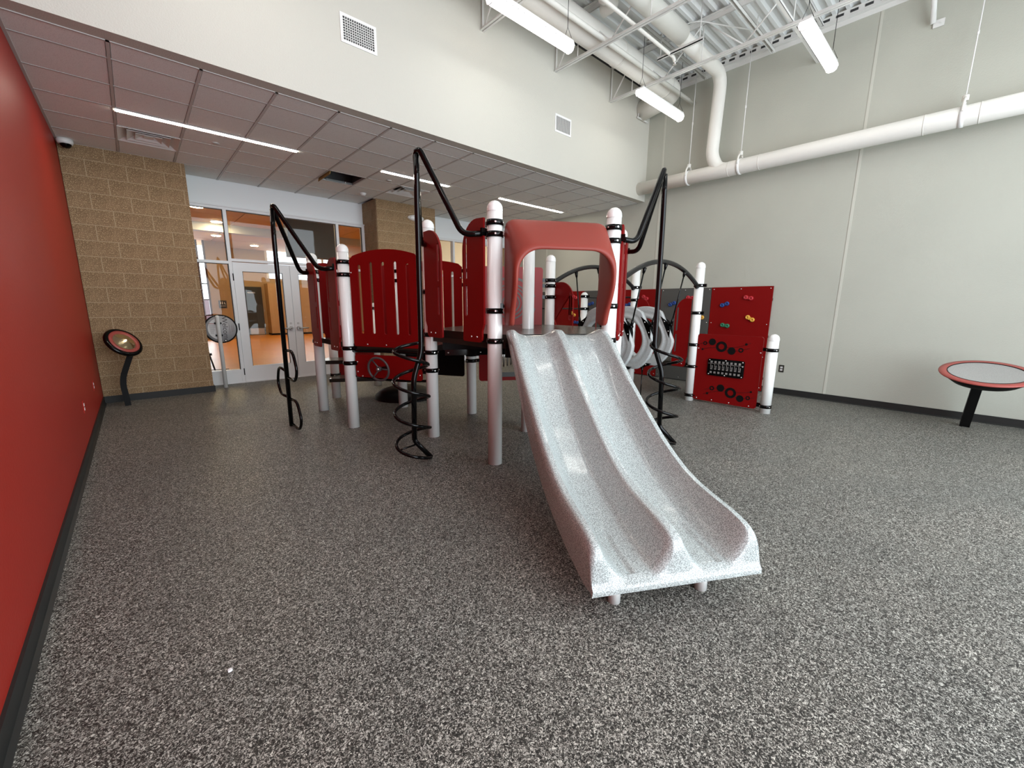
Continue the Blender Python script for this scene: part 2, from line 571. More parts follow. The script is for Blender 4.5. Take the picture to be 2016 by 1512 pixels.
# ---- block piers: every block is a piece of its own
def pier(name, x0, x1, y0, y1, joints_even, zc0, faces):
    root = structure_root(name, ((x0 + x1) / 2, (y0 + y1) / 2, 0))
    MB().box(x0 + 0.004, x1 - 0.004, y0 + 0.004, y1, 0, ZC).build('mortar_core', 'mortar', root)
    lines = [0.0] + [0.1835 + 0.2035 * k for k in range(17)]
    lines = [z for z in lines if z < ZC - 0.03] + [ZC]
    g = 0.0045
    cache = {}
    def blk(ax, a, b, z0, z1):
        key = (ax, round(b - a, 3), round(z1 - z0, 3))
        if ax == 'x':
            c = ((a + b) / 2, y0 + 0.02, (z0 + z1) / 2)
        else:
            c = (x0 + 0.02 if faces == 'L' else x1 - 0.02, (a + b) / 2, (z0 + z1) / 2)
        if key in cache:
            return inst(cache[key], c, root)
        L, hh = (b - a) / 2 - g, (z1 - z0) / 2 - g
        mb = MB()
        if ax == 'x':
            mb.box(-L, L, -0.022, 0.02, -hh, hh)
        else:
            mb.box(-0.022, 0.022, -L, L, -hh, hh)
        o = mb.build('block', 'block', root, centre=(0, 0, 0))
        o.location = Vector(c) - WL[root]
        WL[o] = Vector(c)
        cache[key] = o
        return o
    for i, (z0, z1) in enumerate(zip(lines, lines[1:])):
        js = joints_even[i % 2]
        xs = [x0] + [j for j in js if x0 + 0.03 < j < x1 - 0.03] + [x1]
        for a, b in zip(xs, xs[1:]):
            blk('x', a, b, z0, z1)
        if faces:
            ys = [y0 + 0.0, y0 + (0.2 if i % 2 else 0.4), y1]
            ys = [y for y in ys if y <= y1]
            for a, b in zip(ys, ys[1:]):
                if b - a > 0.06:
                    blk('y', a + (0.022 if a == y0 else 0), b, z0, z1)
    return root
pier('wall_pier_left', XL, 0.806, 8.085, YS, ([-0.05, 0.355, 0.758], [-0.25, 0.153, 0.556]), 0, 'R')
pier('wall_pier_middle', 3.72, 5.04, 8.06, YS, ([4.12, 4.525, 4.93], [3.92, 4.325, 4.73]), 0, 'L')

# ---- low ceiling: grid and lay-in tiles, each tile a piece
ceil = structure_root('ceiling', (3.6, 6.7, ZC))
gx = [XL] + [0.10 + 0.592 * k for k in range(-0, 13)] + [XR]
gy = [YB + 0.15, 5.17, 5.755, 6.34, 6.925, 7.51, 8.095, YS]
grid = MB()
tw = 0.012
for x in gx:
    if XL < x < XR:
        grid.box(x - tw, x + tw, YB + 0.15, YS, ZC - 0.006, ZC + 0.002)
        grid.box(x - 0.002, x + 0.002, YB + 0.15, YS, ZC + 0.002, ZC + 0.035)
for y in gy[1:-1]:
    grid.box(XL, XR, y - tw, y + tw, ZC - 0.005, ZC + 0.0025)
grid.box(XL, XL + 0.022, YB + 0.15, YS, ZC - 0.006, ZC + 0.002)
grid.box(XR - 0.022, XR, YB + 0.15, YS, ZC - 0.006, ZC + 0.002)
grid.box(XL, XR, YB + 0.15, YB + 0.17, ZC - 0.006, ZC + 0.002)
grid.build('ceiling_grid', 'tee', ceil)
cellidx = {}
cache = {}
def xi_of(x):
    return max(i for i, g in enumerate(gx) if g <= x + 1e-6)
skip = set()
skip.add((xi_of(2.55), 4))           # missing tile
skip.add((xi_of(0.15), 4))           # diffuser 1
skip.add((xi_of(3.70), 4))           # diffuser 2
for i, (a, b) in enumerate(zip(gx, gx[1:])):
    for j, (c, d) in enumerate(zip(gy, gy[1:])):
        if (i, j) in skip:
            continue
        if b <= 0.82 and c >= 8.09 or (a >= 3.6 and b <= 5.1 and c >= 8.09):
            continue
        key = (round(b - a, 3), round(d - c, 3))
        ctr = ((a + b) / 2, (c + d) / 2, ZC + 0.008)
        if key in cache:
            inst(cache[key], ctr, ceil)
        else:
            hx, hy = (b - a) / 2 - 0.004, (d - c) / 2 - 0.004
            mb = MB().box(-hx, hx, -hy, hy, 0.002, 0.012)
            mb.box(-hx + 0.012, hx - 0.012, -hy + 0.012, hy - 0.012, -0.010, 0.002)
            o = mb.build('ceiling_tile', 'tile', ceil, centre=(0, 0, 0))
            o.location = Vector(ctr) - WL[ceil]
            WL[o] = Vector(ctr)
            cache[key] = o
# plenum above: dark void closed by a lid
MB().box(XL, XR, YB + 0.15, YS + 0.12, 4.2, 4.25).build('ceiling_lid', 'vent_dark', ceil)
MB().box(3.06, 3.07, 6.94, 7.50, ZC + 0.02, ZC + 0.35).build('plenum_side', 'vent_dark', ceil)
# bent-up foil / insulation and loose bracket at the missing tile
MB().obox((2.505, 7.215, ZC + 0.02), (0.25, 0, 1), (0, 1, 0), (1, 0, -0.25), 0.07, 0.27, 0.004).build('insulation_edge', 'foam', ceil, label='yellowish insulation edge at missing tile')
MB().cyl((2.93, 7.49, ZC), (2.93, 7.49, ZC + 0.05), 0.012).box(2.62, 3.04, 7.488, 7.502, ZC - 0.006, ZC + 0.03).build('loose_bracket', 'steel', ceil)

# ---- exposed roof deck, flutes along x
roof = MB()
py = YF
prof = []
while py < YB + 0.2:
    prof += [(py, ZR), (py + 0.045, ZR), (py + 0.065, ZR + 0.04), (py + 0.135, ZR + 0.04)]
    py += 0.155
vs = [(XL, y, z) for y, z in prof] + [(XR + 0.03, y, z) for y, z in prof]
n = len(prof)
roof.add(vs, [(k, k + 1, n + k + 1, n + k) for k in range(n - 1)])
vs2 = [(x, y, z + 0.06) for x, y, z in vs]
roof.add([(XL, YF, ZR + 0.09), (XR + 0.1, YF, ZR + 0.09), (XR + 0.1, YB + 0.3, ZR + 0.09), (XL, YB + 0.3, ZR + 0.09)], [(0, 1, 2, 3)])
roof.build('ceiling_roof_deck', 'roof', kind='structure')
# black box painting the shade in the gap above the bulkhead; right wall ledger
MB().box(XL, XR, YB + 0.02, YB + 0.15, 5.30, 5.42).build('gap_shade_upper', 'vent_dark', kind='structure')
led = MB().box(XR - 0.06, XR, YF, YB, 5.25, 5.262).box(XR - 0.012, XR, YF, YB, 5.19, 5.25)
led.box(XR - 0.04, XR, YF, YB, 5.262, 5.30)
led.build('trim_1', 'joist', kind='structure')
gaps = MB()  # black boxes paint the shade in the flute openings and along the bulkhead
py = YF + 0.07
while py < YB:
    gaps.box(XR - 0.043, XR - 0.038, py, py + 0.085, 5.305, 5.335)
    py += 0.155
gaps.box(XL, XR, YB - 0.004, YB - 0.001, 5.302, 5.335)
gaps.build('gap_shade_deck', 'vent_dark', kind='structure')
MB().box(XR - 0.04, XR, YF, YB, 5.335, 5.36).box(XR - 0.038, XR, YF, YB, 5.30, 5.335).build('trim_3', 'joist', kind='structure')

# ------------------------------------------------------------------ storefront between lobby and playroom
def frame_bar(mb, x0, x1, z0, z1, y=YS, d=0.055):
    mb.box(x0, x1, y - d, y + d, z0, z1)
def pane(name, parent, x0, x1, z0, z1, y=YS):
    MB().box(x0, x1, y - 0.004, y + 0.004, z0, z1).build(name, 'glass', parent)

win1 = structure_root('window_1', (0.81, YS, 0))
fx = [0.806, 1.32, 3.17, 3.72]
mb = MB()
frame_bar(mb, 0.806, 3.72, 2.945, 3.0)
frame_bar(mb, 0.806, 0.84, 0, 2.945)
mb.box(0.806, 3.72, YS - 0.075, YS - 0.055, 2.985, 3.005)
mb.build('head_frame', 'alum', win1)
for a, b in ((1.295, 1.345), (3.145, 3.195), (3.665, 3.72)):
    MB().box(a, b, YS - 0.055, YS + 0.055, 0, 2.945).build('mullion', 'alum', win1)
MB().box(0.84, 1.295, YS - 0.055, YS + 0.055, 2.07, 2.115).build('transom', 'alum', win1)
MB().box(1.345, 3.145, YS - 0.055, YS + 0.055, 2.115, 2.16).build('transom', 'alum', win1)
MB().box(3.195, 3.665, YS - 0.055, YS + 0.055, 2.07, 2.115).build('transom', 'alum', win1)
for a, b in ((0.84, 1.295), (3.195, 3.665)):
    MB().box(a, b, YS - 0.05, YS + 0.05, 0, 0.20).box(a, b, YS - 0.058, YS + 0.055, 0.20, 0.245).build('sill_panel', 'alum', win1)
for a, b, c, d in ((0.84, 1.295, 0.245, 2.07), (0.84, 1.295, 2.115, 2.945), (1.345, 3.145, 2.16, 2.945), (3.195, 3.665, 0.245, 2.07), (3.195, 3.665, 2.115, 2.945)):
    pane('glass_pane', win1, a, b, c, d)
    MB().box(a, a + 0.008, YS - 0.03, YS - 0.01, c, d).box(b - 0.012, b, YS - 0.03, YS - 0.01, c, d).box(a, b, YS - 0.03, YS - 0.01, d - 0.010, d).build('gasket', 'dark_gasket', win1)

def leaf_door(name, x0, x1, hinge_left):
    r = structure_root(name, (x0, YS, 0))
    a, b, c, d = x0 + 0.135, x1 - 0.125, 0.29, 1.955
    mb = MB()
    for q in ((x0, a, 0.012, 2.105), (b, x1, 0.012, 2.105), (a, b, 0.012, c), (a, b, d, 2.105)):
        mb.box(q[0], q[1], YS - 0.03, YS + 0.03, q[2], q[3])
    mb.build('door_frame', 'alum', r)
    MB().box(a, b, YS - 0.004, YS + 0.004, c, d).build('glass_pane', 'glass', r)
    MB().box(a, a + 0.006, YS - 0.034, YS - 0.006, c, d).box(b - 0.006, b, YS - 0.034, YS - 0.006, c, d).box(a, b, YS - 0.034, YS - 0.006, d - 0.008, d).build('gasket', 'dark_gasket', r)
    xh = x1 - 0.06 if hinge_left else x0 + 0.06
    hb = MB().cyl((xh, YS - 0.03, 0.95), (xh, YS - 0.075, 0.95), 0.034, n=16)
    s = -1 if hinge_left else 1
    hb.tube(fillet([(xh, YS - 0.06, 0.95), (xh + s * 0.02, YS - 0.08, 0.95), (xh + s * 0.17, YS - 0.08, 0.95)], 0.015), 0.014, 10)
    hb.cyl((xh, YS - 0.03, 1.04), (xh, YS - 0.04, 1.04), 0.02, n=14)
    hb.build('door_handle', 'steel', r)
    for z in (0.2, 1.0, 1.85):
        xx = x0 - 0.012 if hinge_left else x1 + 0.012
        MB().cyl((xx, YS - 0.062, z - 0.06), (xx, YS - 0.062, z + 0.06), 0.008, n=8).build('hinge', 'black_matte', r)
    return r
leaf_door('door_1', 1.352, 2.243, True)
leaf_door('door_2', 2.252, 3.138, False)
MB().box(1.345, 3.145, YS - 0.06, YS + 0.06, 0, 0.010).build('trim_threshold', 'alum', kind='structure')

win2 = structure_root('window_2', (5.04, YS, 0))
mb = MB()
frame_bar(mb, 5.04, XR, 2.90, 2.955)
frame_bar(mb, 5.04, XR, 0, 0.24)
frame_bar(mb, 5.04, XR, 2.07, 2.115)
mb.build('head_frame', 'alum', win2)
ms = [5.04, 5.92, 6.50, 7.1, XR]
for x in ms:
    MB().box(max(5.04, x - 0.025), min(XR, x + 0.025), YS - 0.055, YS + 0.055, 0.24, 2.90).build('mullion', 'alum', win2)
for a, b in zip(ms, ms[1:]):
    pane('glass_pane', win2, a + 0.025, b - 0.025, 0.24, 2.07)
    pane('glass_pane', win2, a + 0.025, b - 0.025, 2.115, 2.90)
MB().box(5.04, XR, YS, YS + 0.12, 2.955, 3.0).build('wall_back_infill', 'rear_wall', kind='structure')
MB().box(3.72, 5.04, YS, YS + 0.1, 0, ZC).build('wall_pier_core', 'lobby_wall', kind='structure')
MB().box(XL - 3.5, 0.806, YS, YS + 0.1, 0, 4.2).build('wall_lobby_near', 'lobby_wall', kind='structure')

# ------------------------------------------------------------------ lobby seen through the glass
MB().box(-3.98, 12.0, YS + 0.06, 26, -0.12, -0.002).build('floor_lobby', 'lobby_floor', kind='structure')
lc = structure_root('ceiling_lobby', (3, 14, 3.75))
for i in range(5):
    for j in range(5):
        x0, y0 = -3.9 + i * 3.2, YS + 0.15 + j * 2.6
        MB().box(x0 + 0.012, x0 + 3.188, y0 + 0.012, min(22.0, y0 + 2.588), 3.75, 3.79).build('ceiling_panel', 'lobby_ceil', lc)
MB().box(-3.98, 12, YS + 0.1, 22.1, 3.80, 3.9).build('ceiling_back', 'lobby_ceil', lc)
MB().box(-3.98, 12, 15.6, 15.9, 3.52, 3.75).build('soffit_beam', 'building', lc)
MB().box(-3.98, 12, 10.6, 11.1, 3.60, 3.75).build('soffit_beam', 'lobby_wall', lc)
MB().box(2.85, 3.98, 10.9, 11.2, 2.50, 3.74).build('soffit_drop', 'soffit_dark', lc)
wlb = structure_root('wall_lobby', (2, 20, 0))
# near segment with tall window, then a lower band, then the far wall with clerestory
MB().box(-3.98, 0.6, 20, 20.2, 0, 3.8).build('wall_panel', 'lobby_wall', wlb)
MB().box(2.24, 3.0, 20, 20.2, 0, 3.8).build('wall_panel', 'lobby_wall', wlb)
MB().box(0.6, 2.24, 20, 20.2, 0, 0.25).build('wall_panel', 'lobby_wall', wlb)
MB().box(2.9, 3.0, 20.2, 22, 0, 3.8).build('wall_panel', 'lobby_wall', wlb)
MB().box(3.0, 12, 22, 22.2, 0, 2.55).build('wall_panel', 'lobby_wall', wlb)
MB().box(3.0, 4.75, 22, 22.2, 2.55, 3.8).build('wall_panel', 'lobby_wall', wlb)
MB().box(8.3, 12, 22, 22.2, 2.55, 3.8).build('wall_panel', 'lobby_wall', wlb)
MB().box(-4.1, -3.98, YS, 20, 0, 3.9).build('wall_panel', 'lobby_wall', wlb)
MB().box(12, 12.1, YS, 22, 0, 3.9).build('wall_panel', 'lobby_wall', wlb)
MB().box(5.6, 9.5, 11.6, 11.8, 0, 3.75).build('wall_panel', 'lobby_wall', wlb)
w3 = structure_root('window_3', (1.6, 20, 0))
for x in (0.6, 1.1, 1.6, 2.02, 2.24):
    MB().box(x - 0.03, x + 0.03, 19.98, 20.1, 0.25, 3.75).build('mullion', 'mullion_red', w3)
for z in (0.25, 0.95, 1.55, 2.15):
    MB().box(0.6, 2.24, 19.99, 20.08, z - 0.025, z + 0.025).build('transom', 'mullion_red', w3)
w4 = structure_root('window_4', (6, 22, 2.6))
for x in (4.75, 6.0, 7.2, 8.3):
    MB().box(x - 0.05, x + 0.05, 21.98, 22.1, 2.55, 3.8).build('mullion', 'metal_white', w4)
# things in the lobby
lk = thing('locker_bank', (5.6, 21.9, 0), 'tall pale wood locker bank against the far lobby wall', 'locker')
for k in range(6):
    x0 = 4.55 + k * 0.62
    MB().box(x0 + 0.006, x0 + 0.614, 21.35, 21.99, 0.08, 2.3).build('locker_door', 'wood', lk)
MB().box(4.55, 8.27, 21.4, 21.99, 0, 0.08).build('plinth', 'black_matte', lk)
dd = structure_root('door_3', (4.1, 22, 0))
MB().box(3.78, 4.42, 21.94, 22.0, 0.0, 2.15).build('door_leaf', 'dark_door', dd)
MB().box(3.82, 4.38, 21.92, 21.94, 0.02, 0.30).build('kick_plate', 'steel', dd)
MB().box(3.85, 4.15, 21.92, 21.94, 1.86, 1.92).build('door_closer', 'steel', dd)
for i, (x, y) in enumerate(((1.45, 13.2), (2.1, 15.2), (2.45, 18.2), (3.98, 20.2), (5.4, 13.0), (7.4, 16.5), (5.9, 19.0))):
    t = thing('downlight', (x, y, 3.75), ('round lit downlight nearest the glass in the lobby ceiling', 'round lit downlight over the tall lobby window', 'small lit downlight just under the lobby beam', 'small lit downlight before the dark lobby door', 'round lobby downlight behind the middle block pier', 'lobby downlight above the right part of the lobby', 'lobby downlight in front of the clerestory window')[i], 'ceiling light', 'lobby downlights')
    MB().cyl((x, y, 3.735), (x, y, 3.749), 0.16, n=24).build('trim_ring', 'metal_white', t)
    MB().cyl((x, y, 3.725), (x, y, 3.736), 0.13, n=24).build('lens', 'down', t)
rs = thing('restroom_sign', (2.62, 19.98, 1.4), 'small dark restroom sign with white figures on lobby wall', 'sign')
MB().box(2.50, 2.76, 19.97, 19.995, 1.22, 1.52).build('plate', 'outlet', rs)
mb = MB()
for x in (2.56, 2.62):
    mb.cyl((x, 19.967, 1.47), (x, 19.96, 1.47), 0.012, n=10)
    mb.box(x - 0.014, x + 0.014, 19.958, 19.967, 1.375, 1.452)
mb.cyl((2.69, 19.967, 1.45), (2.69, 19.96, 1.45), 0.010, n=10)
mb.box(2.68, 2.70, 19.958, 19.967, 1.39, 1.436).box(2.69, 2.725, 19.958, 19.967, 1.375, 1.392)
mb.box(2.54, 2.72, 19.958, 19.967, 1.300, 1.312)
mb.build('figures', 'metal_white', rs)
es = thing('easel', (1.11, 10.54, 0), 'black stand with round padded top behind the storefront glass', 'stand')
MB().cyl((1.11, 10.54, 0.02), (0.95, 10.64, 0.90), 0.016, n=10).build('pole', 'black_matte', es)
MB().cyl((1.075, 10.57, 0.33), (1.069, 10.576, 0.38), 0.024, n=10).build('collar', 'black_matte', es)
MB().lathe((0.88, 10.66, 0.99), [(0.0, -0.04), (0.16, -0.04), (0.19, -0.01), (0.19, 0.03), (0.16, 0.05), (0, 0.05)], axis=(0.1, -0.8, 0.6)).build('padded_head', 'black_matte', es)
MB().box(0.86, 1.2, 10.60, 10.72, 0.80, 0.84).build('tray', 'wood', es)
bmb = MB()
for k in range(3):
    a = 2 * PI * k / 3 + 0.4
    bmb.bar((1.11, 10.54, 0.03), (1.11 + 0.28 * cos(a), 10.54 + 0.28 * sin(a), 0.012), 0.02, 0.012)
bmb.build('foot', 'black_matte', es)
# outside: snowy ground and a grey shed seen through the clerestory
MB().box(-30, 60, 22.5, 90, -0.3, -0.1).build('ground_snow', 'snow', kind='structure')
bd = thing('warehouse', (12, 40, 0), 'grey metal-sided building outside beyond the lobby clerestory', 'building')
mb = MB()
mb.add([(7.5, 40, 0), (22, 40, 0), (22, 40, 7.2), (7.5, 40, 4.9), (7.5, 50, 0), (22, 50, 0), (22, 50, 7.2), (7.5, 50, 4.9)],
       [(0, 1, 2, 3), (4, 7, 6, 5), (0, 4, 5, 1), (1, 5, 6, 2), (3, 2, 6, 7), (0, 3, 7, 4)])
mb.build('wall', 'building', bd)
MB().box(2.5, 7.0, 45, 46, 0, 1.7).build('brick_wall_outside', 'mullion_red', kind='structure')

# ================================================================== overhead services
# recessed strip lights in the low ceiling
for k, (x0, x1, lb) in enumerate(((0.11, 1.88, 'long lit strip light nearest the red wall in the low ceiling'),
                                  (3.08, 4.28, 'lit strip light in the low ceiling before the middle block pier'),
                                  (5.44, 7.22, 'lit strip light in the low ceiling nearest the grey right wall'))):
    t = thing('strip_light', ((x0 + x1) / 2, 6.395, ZC), lb, 'ceiling light', 'recessed strip lights')
    MB().box(x0, x1, 6.36, 6.43, ZC - 0.012, ZC - 0.006).build('lens', 'strip', t)
    MB().box(x0 - 0.01, x1 + 0.01, 6.35, 6.36, ZC - 0.010, ZC + 0.01).box(x0 - 0.01, x1 + 0.01, 6.43, 6.44, ZC - 0.010, ZC + 0.01).build('frame', 'metal_white', t)

# square cone diffusers
def diffuser(x0, y0, lb):
    t = thing('air_diffuser', (x0 + 0.295, y0 + 0.29, ZC), lb, 'vent', 'square ceiling diffusers')
    W, D = 0.592, 0.585
    for k, (ins, z0) in enumerate(((0.0, -0.010), (0.085, -0.006), (0.165, -0.002))):
        a, b, c, d = x0 + ins + 0.006, x0 + W - ins - 0.006, y0 + ins + 0.006, y0 + D - ins - 0.006
        s = 0.088
        v = [(a, c, ZC + z0), (b, c, ZC + z0), (b, d, ZC + z0), (a, d, ZC + z0),
             (a + s, c + s, ZC + z0 + 0.05), (b - s, c + s, ZC + z0 + 0.05), (b - s, d - s, ZC + z0 + 0.05), (a + s, d - s, ZC + z0 + 0.05)]
        v += [(p[0], p[1], p[2] + 0.006) for p in v]
        f = []
        for i in range(4):
            j = (i + 1) % 4
            f += [(i, j, 4 + j, 4 + i), (8 + i, 12 + i, 12 + j, 8 + j), (i, 8 + i, 8 + j, j), (4 + i, 4 + j, 12 + j, 12 + i)]
        MB().add(v, f).build('cone', 'metal_white', t)
    MB().box(x0 + 0.25, x0 + W - 0.25, y0 + 0.25, y0 + D - 0.25, ZC + 0.01, ZC + 0.016).build('centre_plate', 'metal_white', t)
    MB().box(x0 + 0.01, x0 + W - 0.01, y0 + 0.01, y0 + D - 0.01, ZC + 0.09, ZC + 0.10).build('back_box', 'tee', t)
diffuser(gx[xi_of(0.15)], gy[4], 'square metal ceiling diffuser above the left block pier')
diffuser(gx[xi_of(3.70)], gy[4], 'square metal ceiling diffuser above the middle block pier')

# grilles on the bulkhead
def grille(x0, x1, z0, z1, nx, nz, lb):
    t = thing('air_grille', ((x0 + x1) / 2, YB, (z0 + z1) / 2), lb, 'vent', 'grilles on the bulkhead')
    m = 0.028
    mb = MB().box(x0, x1, YB - 0.008, YB - 0.0005, z0, z0 + m).box(x0, x1, YB - 0.008, YB - 0.0005, z1 - m, z1)
    mb.box(x0, x0 + m, YB - 0.008, YB - 0.0005, z0 + m, z1 - m).box(x1 - m, x1, YB - 0.008, YB - 0.0005, z0 + m, z1 - m).build('frame', 'metal_white', t)
    MB().box(x0 + m, x1 - m, YB - 0.0015, YB - 0.0005, z0 + m, z1 - m).build('dark_opening', 'vent_dark', t)
    mb = MB()
    for k in range(1, nx):
        x = x0 + m + (x1 - x0 - 2 * m) * k / nx
        mb.box(x - 0.003, x + 0.003, YB - 0.007, YB - 0.002, z0 + m, z1 - m)
    for k in range(1, nz):
        z = z0 + m + (z1 - z0 - 2 * m) * k / nz
        mb.box(x0 + m, x1 - m, YB - 0.007, YB - 0.002, z - 0.003, z + 0.003)
    o = mb.build('louvre', 'metal_white', t)
    o['kind'] = 'stuff'
grille(1.885, 2.265, 4.005, 4.27, 14, 9, 'larger white egg-crate grille high on the bulkhead at left')
grille(5.08, 5.45, 4.00, 4.25, 16, 1, 'smaller white louvred grille on the bulkhead further right')

# ceiling pucks
sm = thing('smoke_detector', (3.385, 7.85, ZC), 'white smoke detector on the ceiling before the middle block pier', 'detector')
MB().lathe((3.385, 7.85, ZC - 0.006), [(0, -0.045), (0.03, -0.045), (0.045, -0.03), (0.055, -0.012), (0.058, 0)], 20).build('dome', 'metal_white', sm)
for x, y, lb in ((1.03, 6.80, 'flat round sprinkler cover beside the long strip light at left'), (3.38, 6.79, 'flat round sprinkler cover beside the middle strip light')):
    t = thing('sprinkler_cover', (x, y, ZC), lb, 'sprinkler', 'flat sprinkler covers')
    MB().lathe((x, y, ZC - 0.004), [(0, -0.010), (0.036, -0.010), (0.042, -0.004), (0.042, 0.0)], 20).build('cap', 'tee', t)

# dome camera at the red wall corner
sc_ = thing('security_camera', (-0.39, 7.94, ZC), 'white dome camera in the corner of the red wall and block pier', 'camera')
MB().lathe((-0.39, 7.94, ZC - 0.006), [(0, 0), (0.078, 0), (0.078, -0.035), (0.070, -0.055), (0.055, -0.06)], 24).build('housing', 'metal_white', sc_)
MB().lathe((-0.385, 7.93, ZC - 0.06), [(0.055, 0.0), (0.05, -0.025), (0.03, -0.045), (0, -0.052)], 24).build('dome', 'black', sc_)

# emergency light on the middle pier
em = thing('emergency_light', (4.57, 8.05, 3.155), 'white oval emergency light on the middle block pier', 'light')
mb = MB()
prof = [(1.0, 0), (1.0, 0.02), (0.9, 0.05), (0.6, 0.075), (0, 0.085)]
vs, fs = [], []
for (r, d) in prof:
    for k in range(28):
        a = 2 * PI * k / 28
        vs.append((4.57 + 0.185 * r * cos(a), 8.058 - d, 3.155 + 0.062 * r * sin(a)))
for i in range(len(prof) - 1):
    for k in range(28):
        fs.append((i * 28 + k, i * 28 + (k + 1) % 28, (i + 1) * 28 + (k + 1) % 28, (i + 1) * 28 + k))
mb.add(vs, fs, 0, True).build('body', 'metal_white', em)
for s in (-1, 1):
    MB().cyl((4.57 + s * 0.13, 8.02, 3.155), (4.57 + s * 0.13, 7.998, 3.15), 0.026, n=16).build('lamp_head', 'steel', em)

# joists: open web, each one a thing
def joist(x, lb):
    t = thing('roof_joist', (x, 1.0, 4.78), lb, 'joist', 'roof joists')
    MB().box(x - 0.035, x - 0.008, YF, YB, 4.785, 4.79).box(x - 0.012, x - 0.008, YF, YB, 4.79, 4.825).box(x + 0.008, x + 0.035, YF, YB, 4.785, 4.79).box(x + 0.008, x + 0.012, YF, YB, 4.79, 4.825).build('bottom_chord', 'joist', t)
    MB().box(x - 0.05, x - 0.008, YF, YB, 5.33, 5.345).box(x - 0.012, x - 0.008, YF, YB, 5.28, 5.33).box(x + 0.008, x + 0.05, YF, YB, 5.33, 5.345).box(x + 0.008, x + 0.012, YF, YB, 5.28, 5.33).build('top_chord', 'joist', t)
    y = YB - 0.02
    MB().bar((x, y, 4.81), (x, y, 5.32), 0.012, 0.03).build('web', 'joist', t)
    src = None
    ys = [YB - 0.05, YB - 0.42]
    while ys[-1] > YF + 0.6:
        ys.append(ys[-1] - 0.56)
    for k, (a, b) in enumerate(zip(ys, ys[1:])):
        z0, z1 = (4.81, 5.31) if k % 2 == 0 else (5.31, 4.81)
        MB().cyl((x, a, z0), (x, b, z1), 0.010, n=8).build('web', 'joist', t)
        if k % 2 == 1:
            MB().cyl((x, (a + b) / 2 + 0.28, 4.81), (x, (a + b) / 2 + 0.28, 5.31), 0.007, n=6).build('web', 'joist', t)
for x, lb in ((2.32, 'white open-web roof joist furthest left'), (3.69, 'white open-web roof joist behind the nearest hanging light'),
              (5.06, 'white open-web roof joist second from the right wall'), (6.44, 'white open-web roof joist nearest the right wall')):
    joist(x, lb)
br = thing('cross_bracing', (5, 3.0, 5.0), 'white angle bridging running between the roof joists', 'bracing')
for y, z in ((2.05, 4.835), (2.05, 5.27)):
    MB().box(2.3, XR, y - 0.02, y + 0.02, z, z + 0.004).box(2.3, XR, y - 0.02, y - 0.016, z, z + 0.03).build('bridging_angle', 'joist', br)
for x in (3.69, 5.06, 6.44):
    MB().bar((x, 2.05, 4.83), (x + (1.28 if x > 6 else 1.37), 2.05, 5.27), 0.018, 0.006).build('bridging_angle', 'joist', br)

# wall pipe (insulated) with clevis hangers
def pipe_thing(name, lb, cat, pts, r, rad, seams=(), n=24, mt='pipe'):
    c = Vector(pts[0])
    t = thing(name, c, lb, cat)
    P = fillet(pts, rad, 8)
    MB().tube(P, r, n).build('pipe_run', mt, t)
    return t
wp = thing('insulated_pipe', (7.5, 1.0, 3.6), 'large white insulated pipe running along the grey right wall', 'pipe')
MB().tube([(7.50, YB - 0.0005, 3.605), (7.50, 3.0, 3.605), (7.50, 1.0, 3.605), (7.50, YF + 0.0, 3.605)], 0.112, 28).build('pipe_run', 'pipe', wp)
for y in (3.05, 2.60, 0.78, 0.32):
    MB().tube([(7.50, y, 3.605), (7.50, y - 0.008, 3.605)], 0.1145, 28).build('jacket_seam', 'pipe', wp)
for y in (3.73, 2.89, 0.46, -1.4):
    MB().tube([(7.5, y + 0.022, 3.605), (7.5, y - 0.022, 3.605)], 0.1185, 28).build('saddle_band', 'metal_white', wp)
    mb = MB()
    for s in (-1, 1):
        mb.tube(fillet([(7.5 + s * 0.118, y, 3.63), (7.5 + s * 0.10, y, 3.72), (7.5 + s * 0.03, y, 3.80)], 0.05), 0.013, 8)
    mb.cyl((7.5, y, 3.77), (7.5, y, 3.83), 0.03, n=10)
    mb.build('clevis_hanger', 'pipe', wp)
    MB().cyl((7.5, y, 3.80), (7.5, y, 5.33), 0.006, n=8).cyl((7.5, y, 4.45), (7.5, y, 4.49), 0.011, n=8).build('hanger_rod', 'metal_white', wp)
MB().tube(fillet([(3.0, 3.30, 5.06), (7.47, 3.30, 5.06), (7.47, 3.34, 3.86), (7.50, 3.24, 3.66), (7.50, 3.10, 3.615)], [0.24, 0.22, 0.1], 10), 0.096, 26).build('drop_pipe', 'pipe', wp, label='white pipe dropping from the roof into the wall pipe')
MB().tube([(2.4, 3.27, 5.06), (6.05, 3.27, 5.06)], 0.118, 28).build('insulation_sleeve', 'pipe', wp)
hs = MB().box(6.02, 6.05, 2.95, 3.60, 4.86, 4.875).box(6.02, 6.023, 2.95, 3.60, 4.86, 4.90).box(6.047, 6.05, 2.95, 3.60, 4.86, 4.90)
for y in (3.0, 3.56):
    hs.cyl((6.035, y, 4.86), (6.035, y, 5.34), 0.006, n=8)
hs.build('trapeze_hanger', 'joist', wp)
dk = thing('round_duct', (5, 4.08, 5.0), 'wide white round duct beside the bulkhead under the roof deck', 'duct')
MB().tube(fillet([(0.5, 4.06, 5.02), (7.42, 4.06, 5.02), (7.42, YB - 0.001, 4.93)], 0.22, 10), 0.165, 32).build('duct_run', 'pipe', dk)
for x in (5.7, 7.05):
    MB().tube([(x, 4.06, 5.02), (x + 0.03, 4.06, 5.02)], 0.171, 32).build('duct_band', 'pipe', dk)
mb = MB()
for s in (-1, 1):
    mb.bar((7.42 + s * 0.14, YB - 0.03, 4.76), (7.42 + s * 0.14, YB - 0.03, 5.0), 0.02, 0.006)
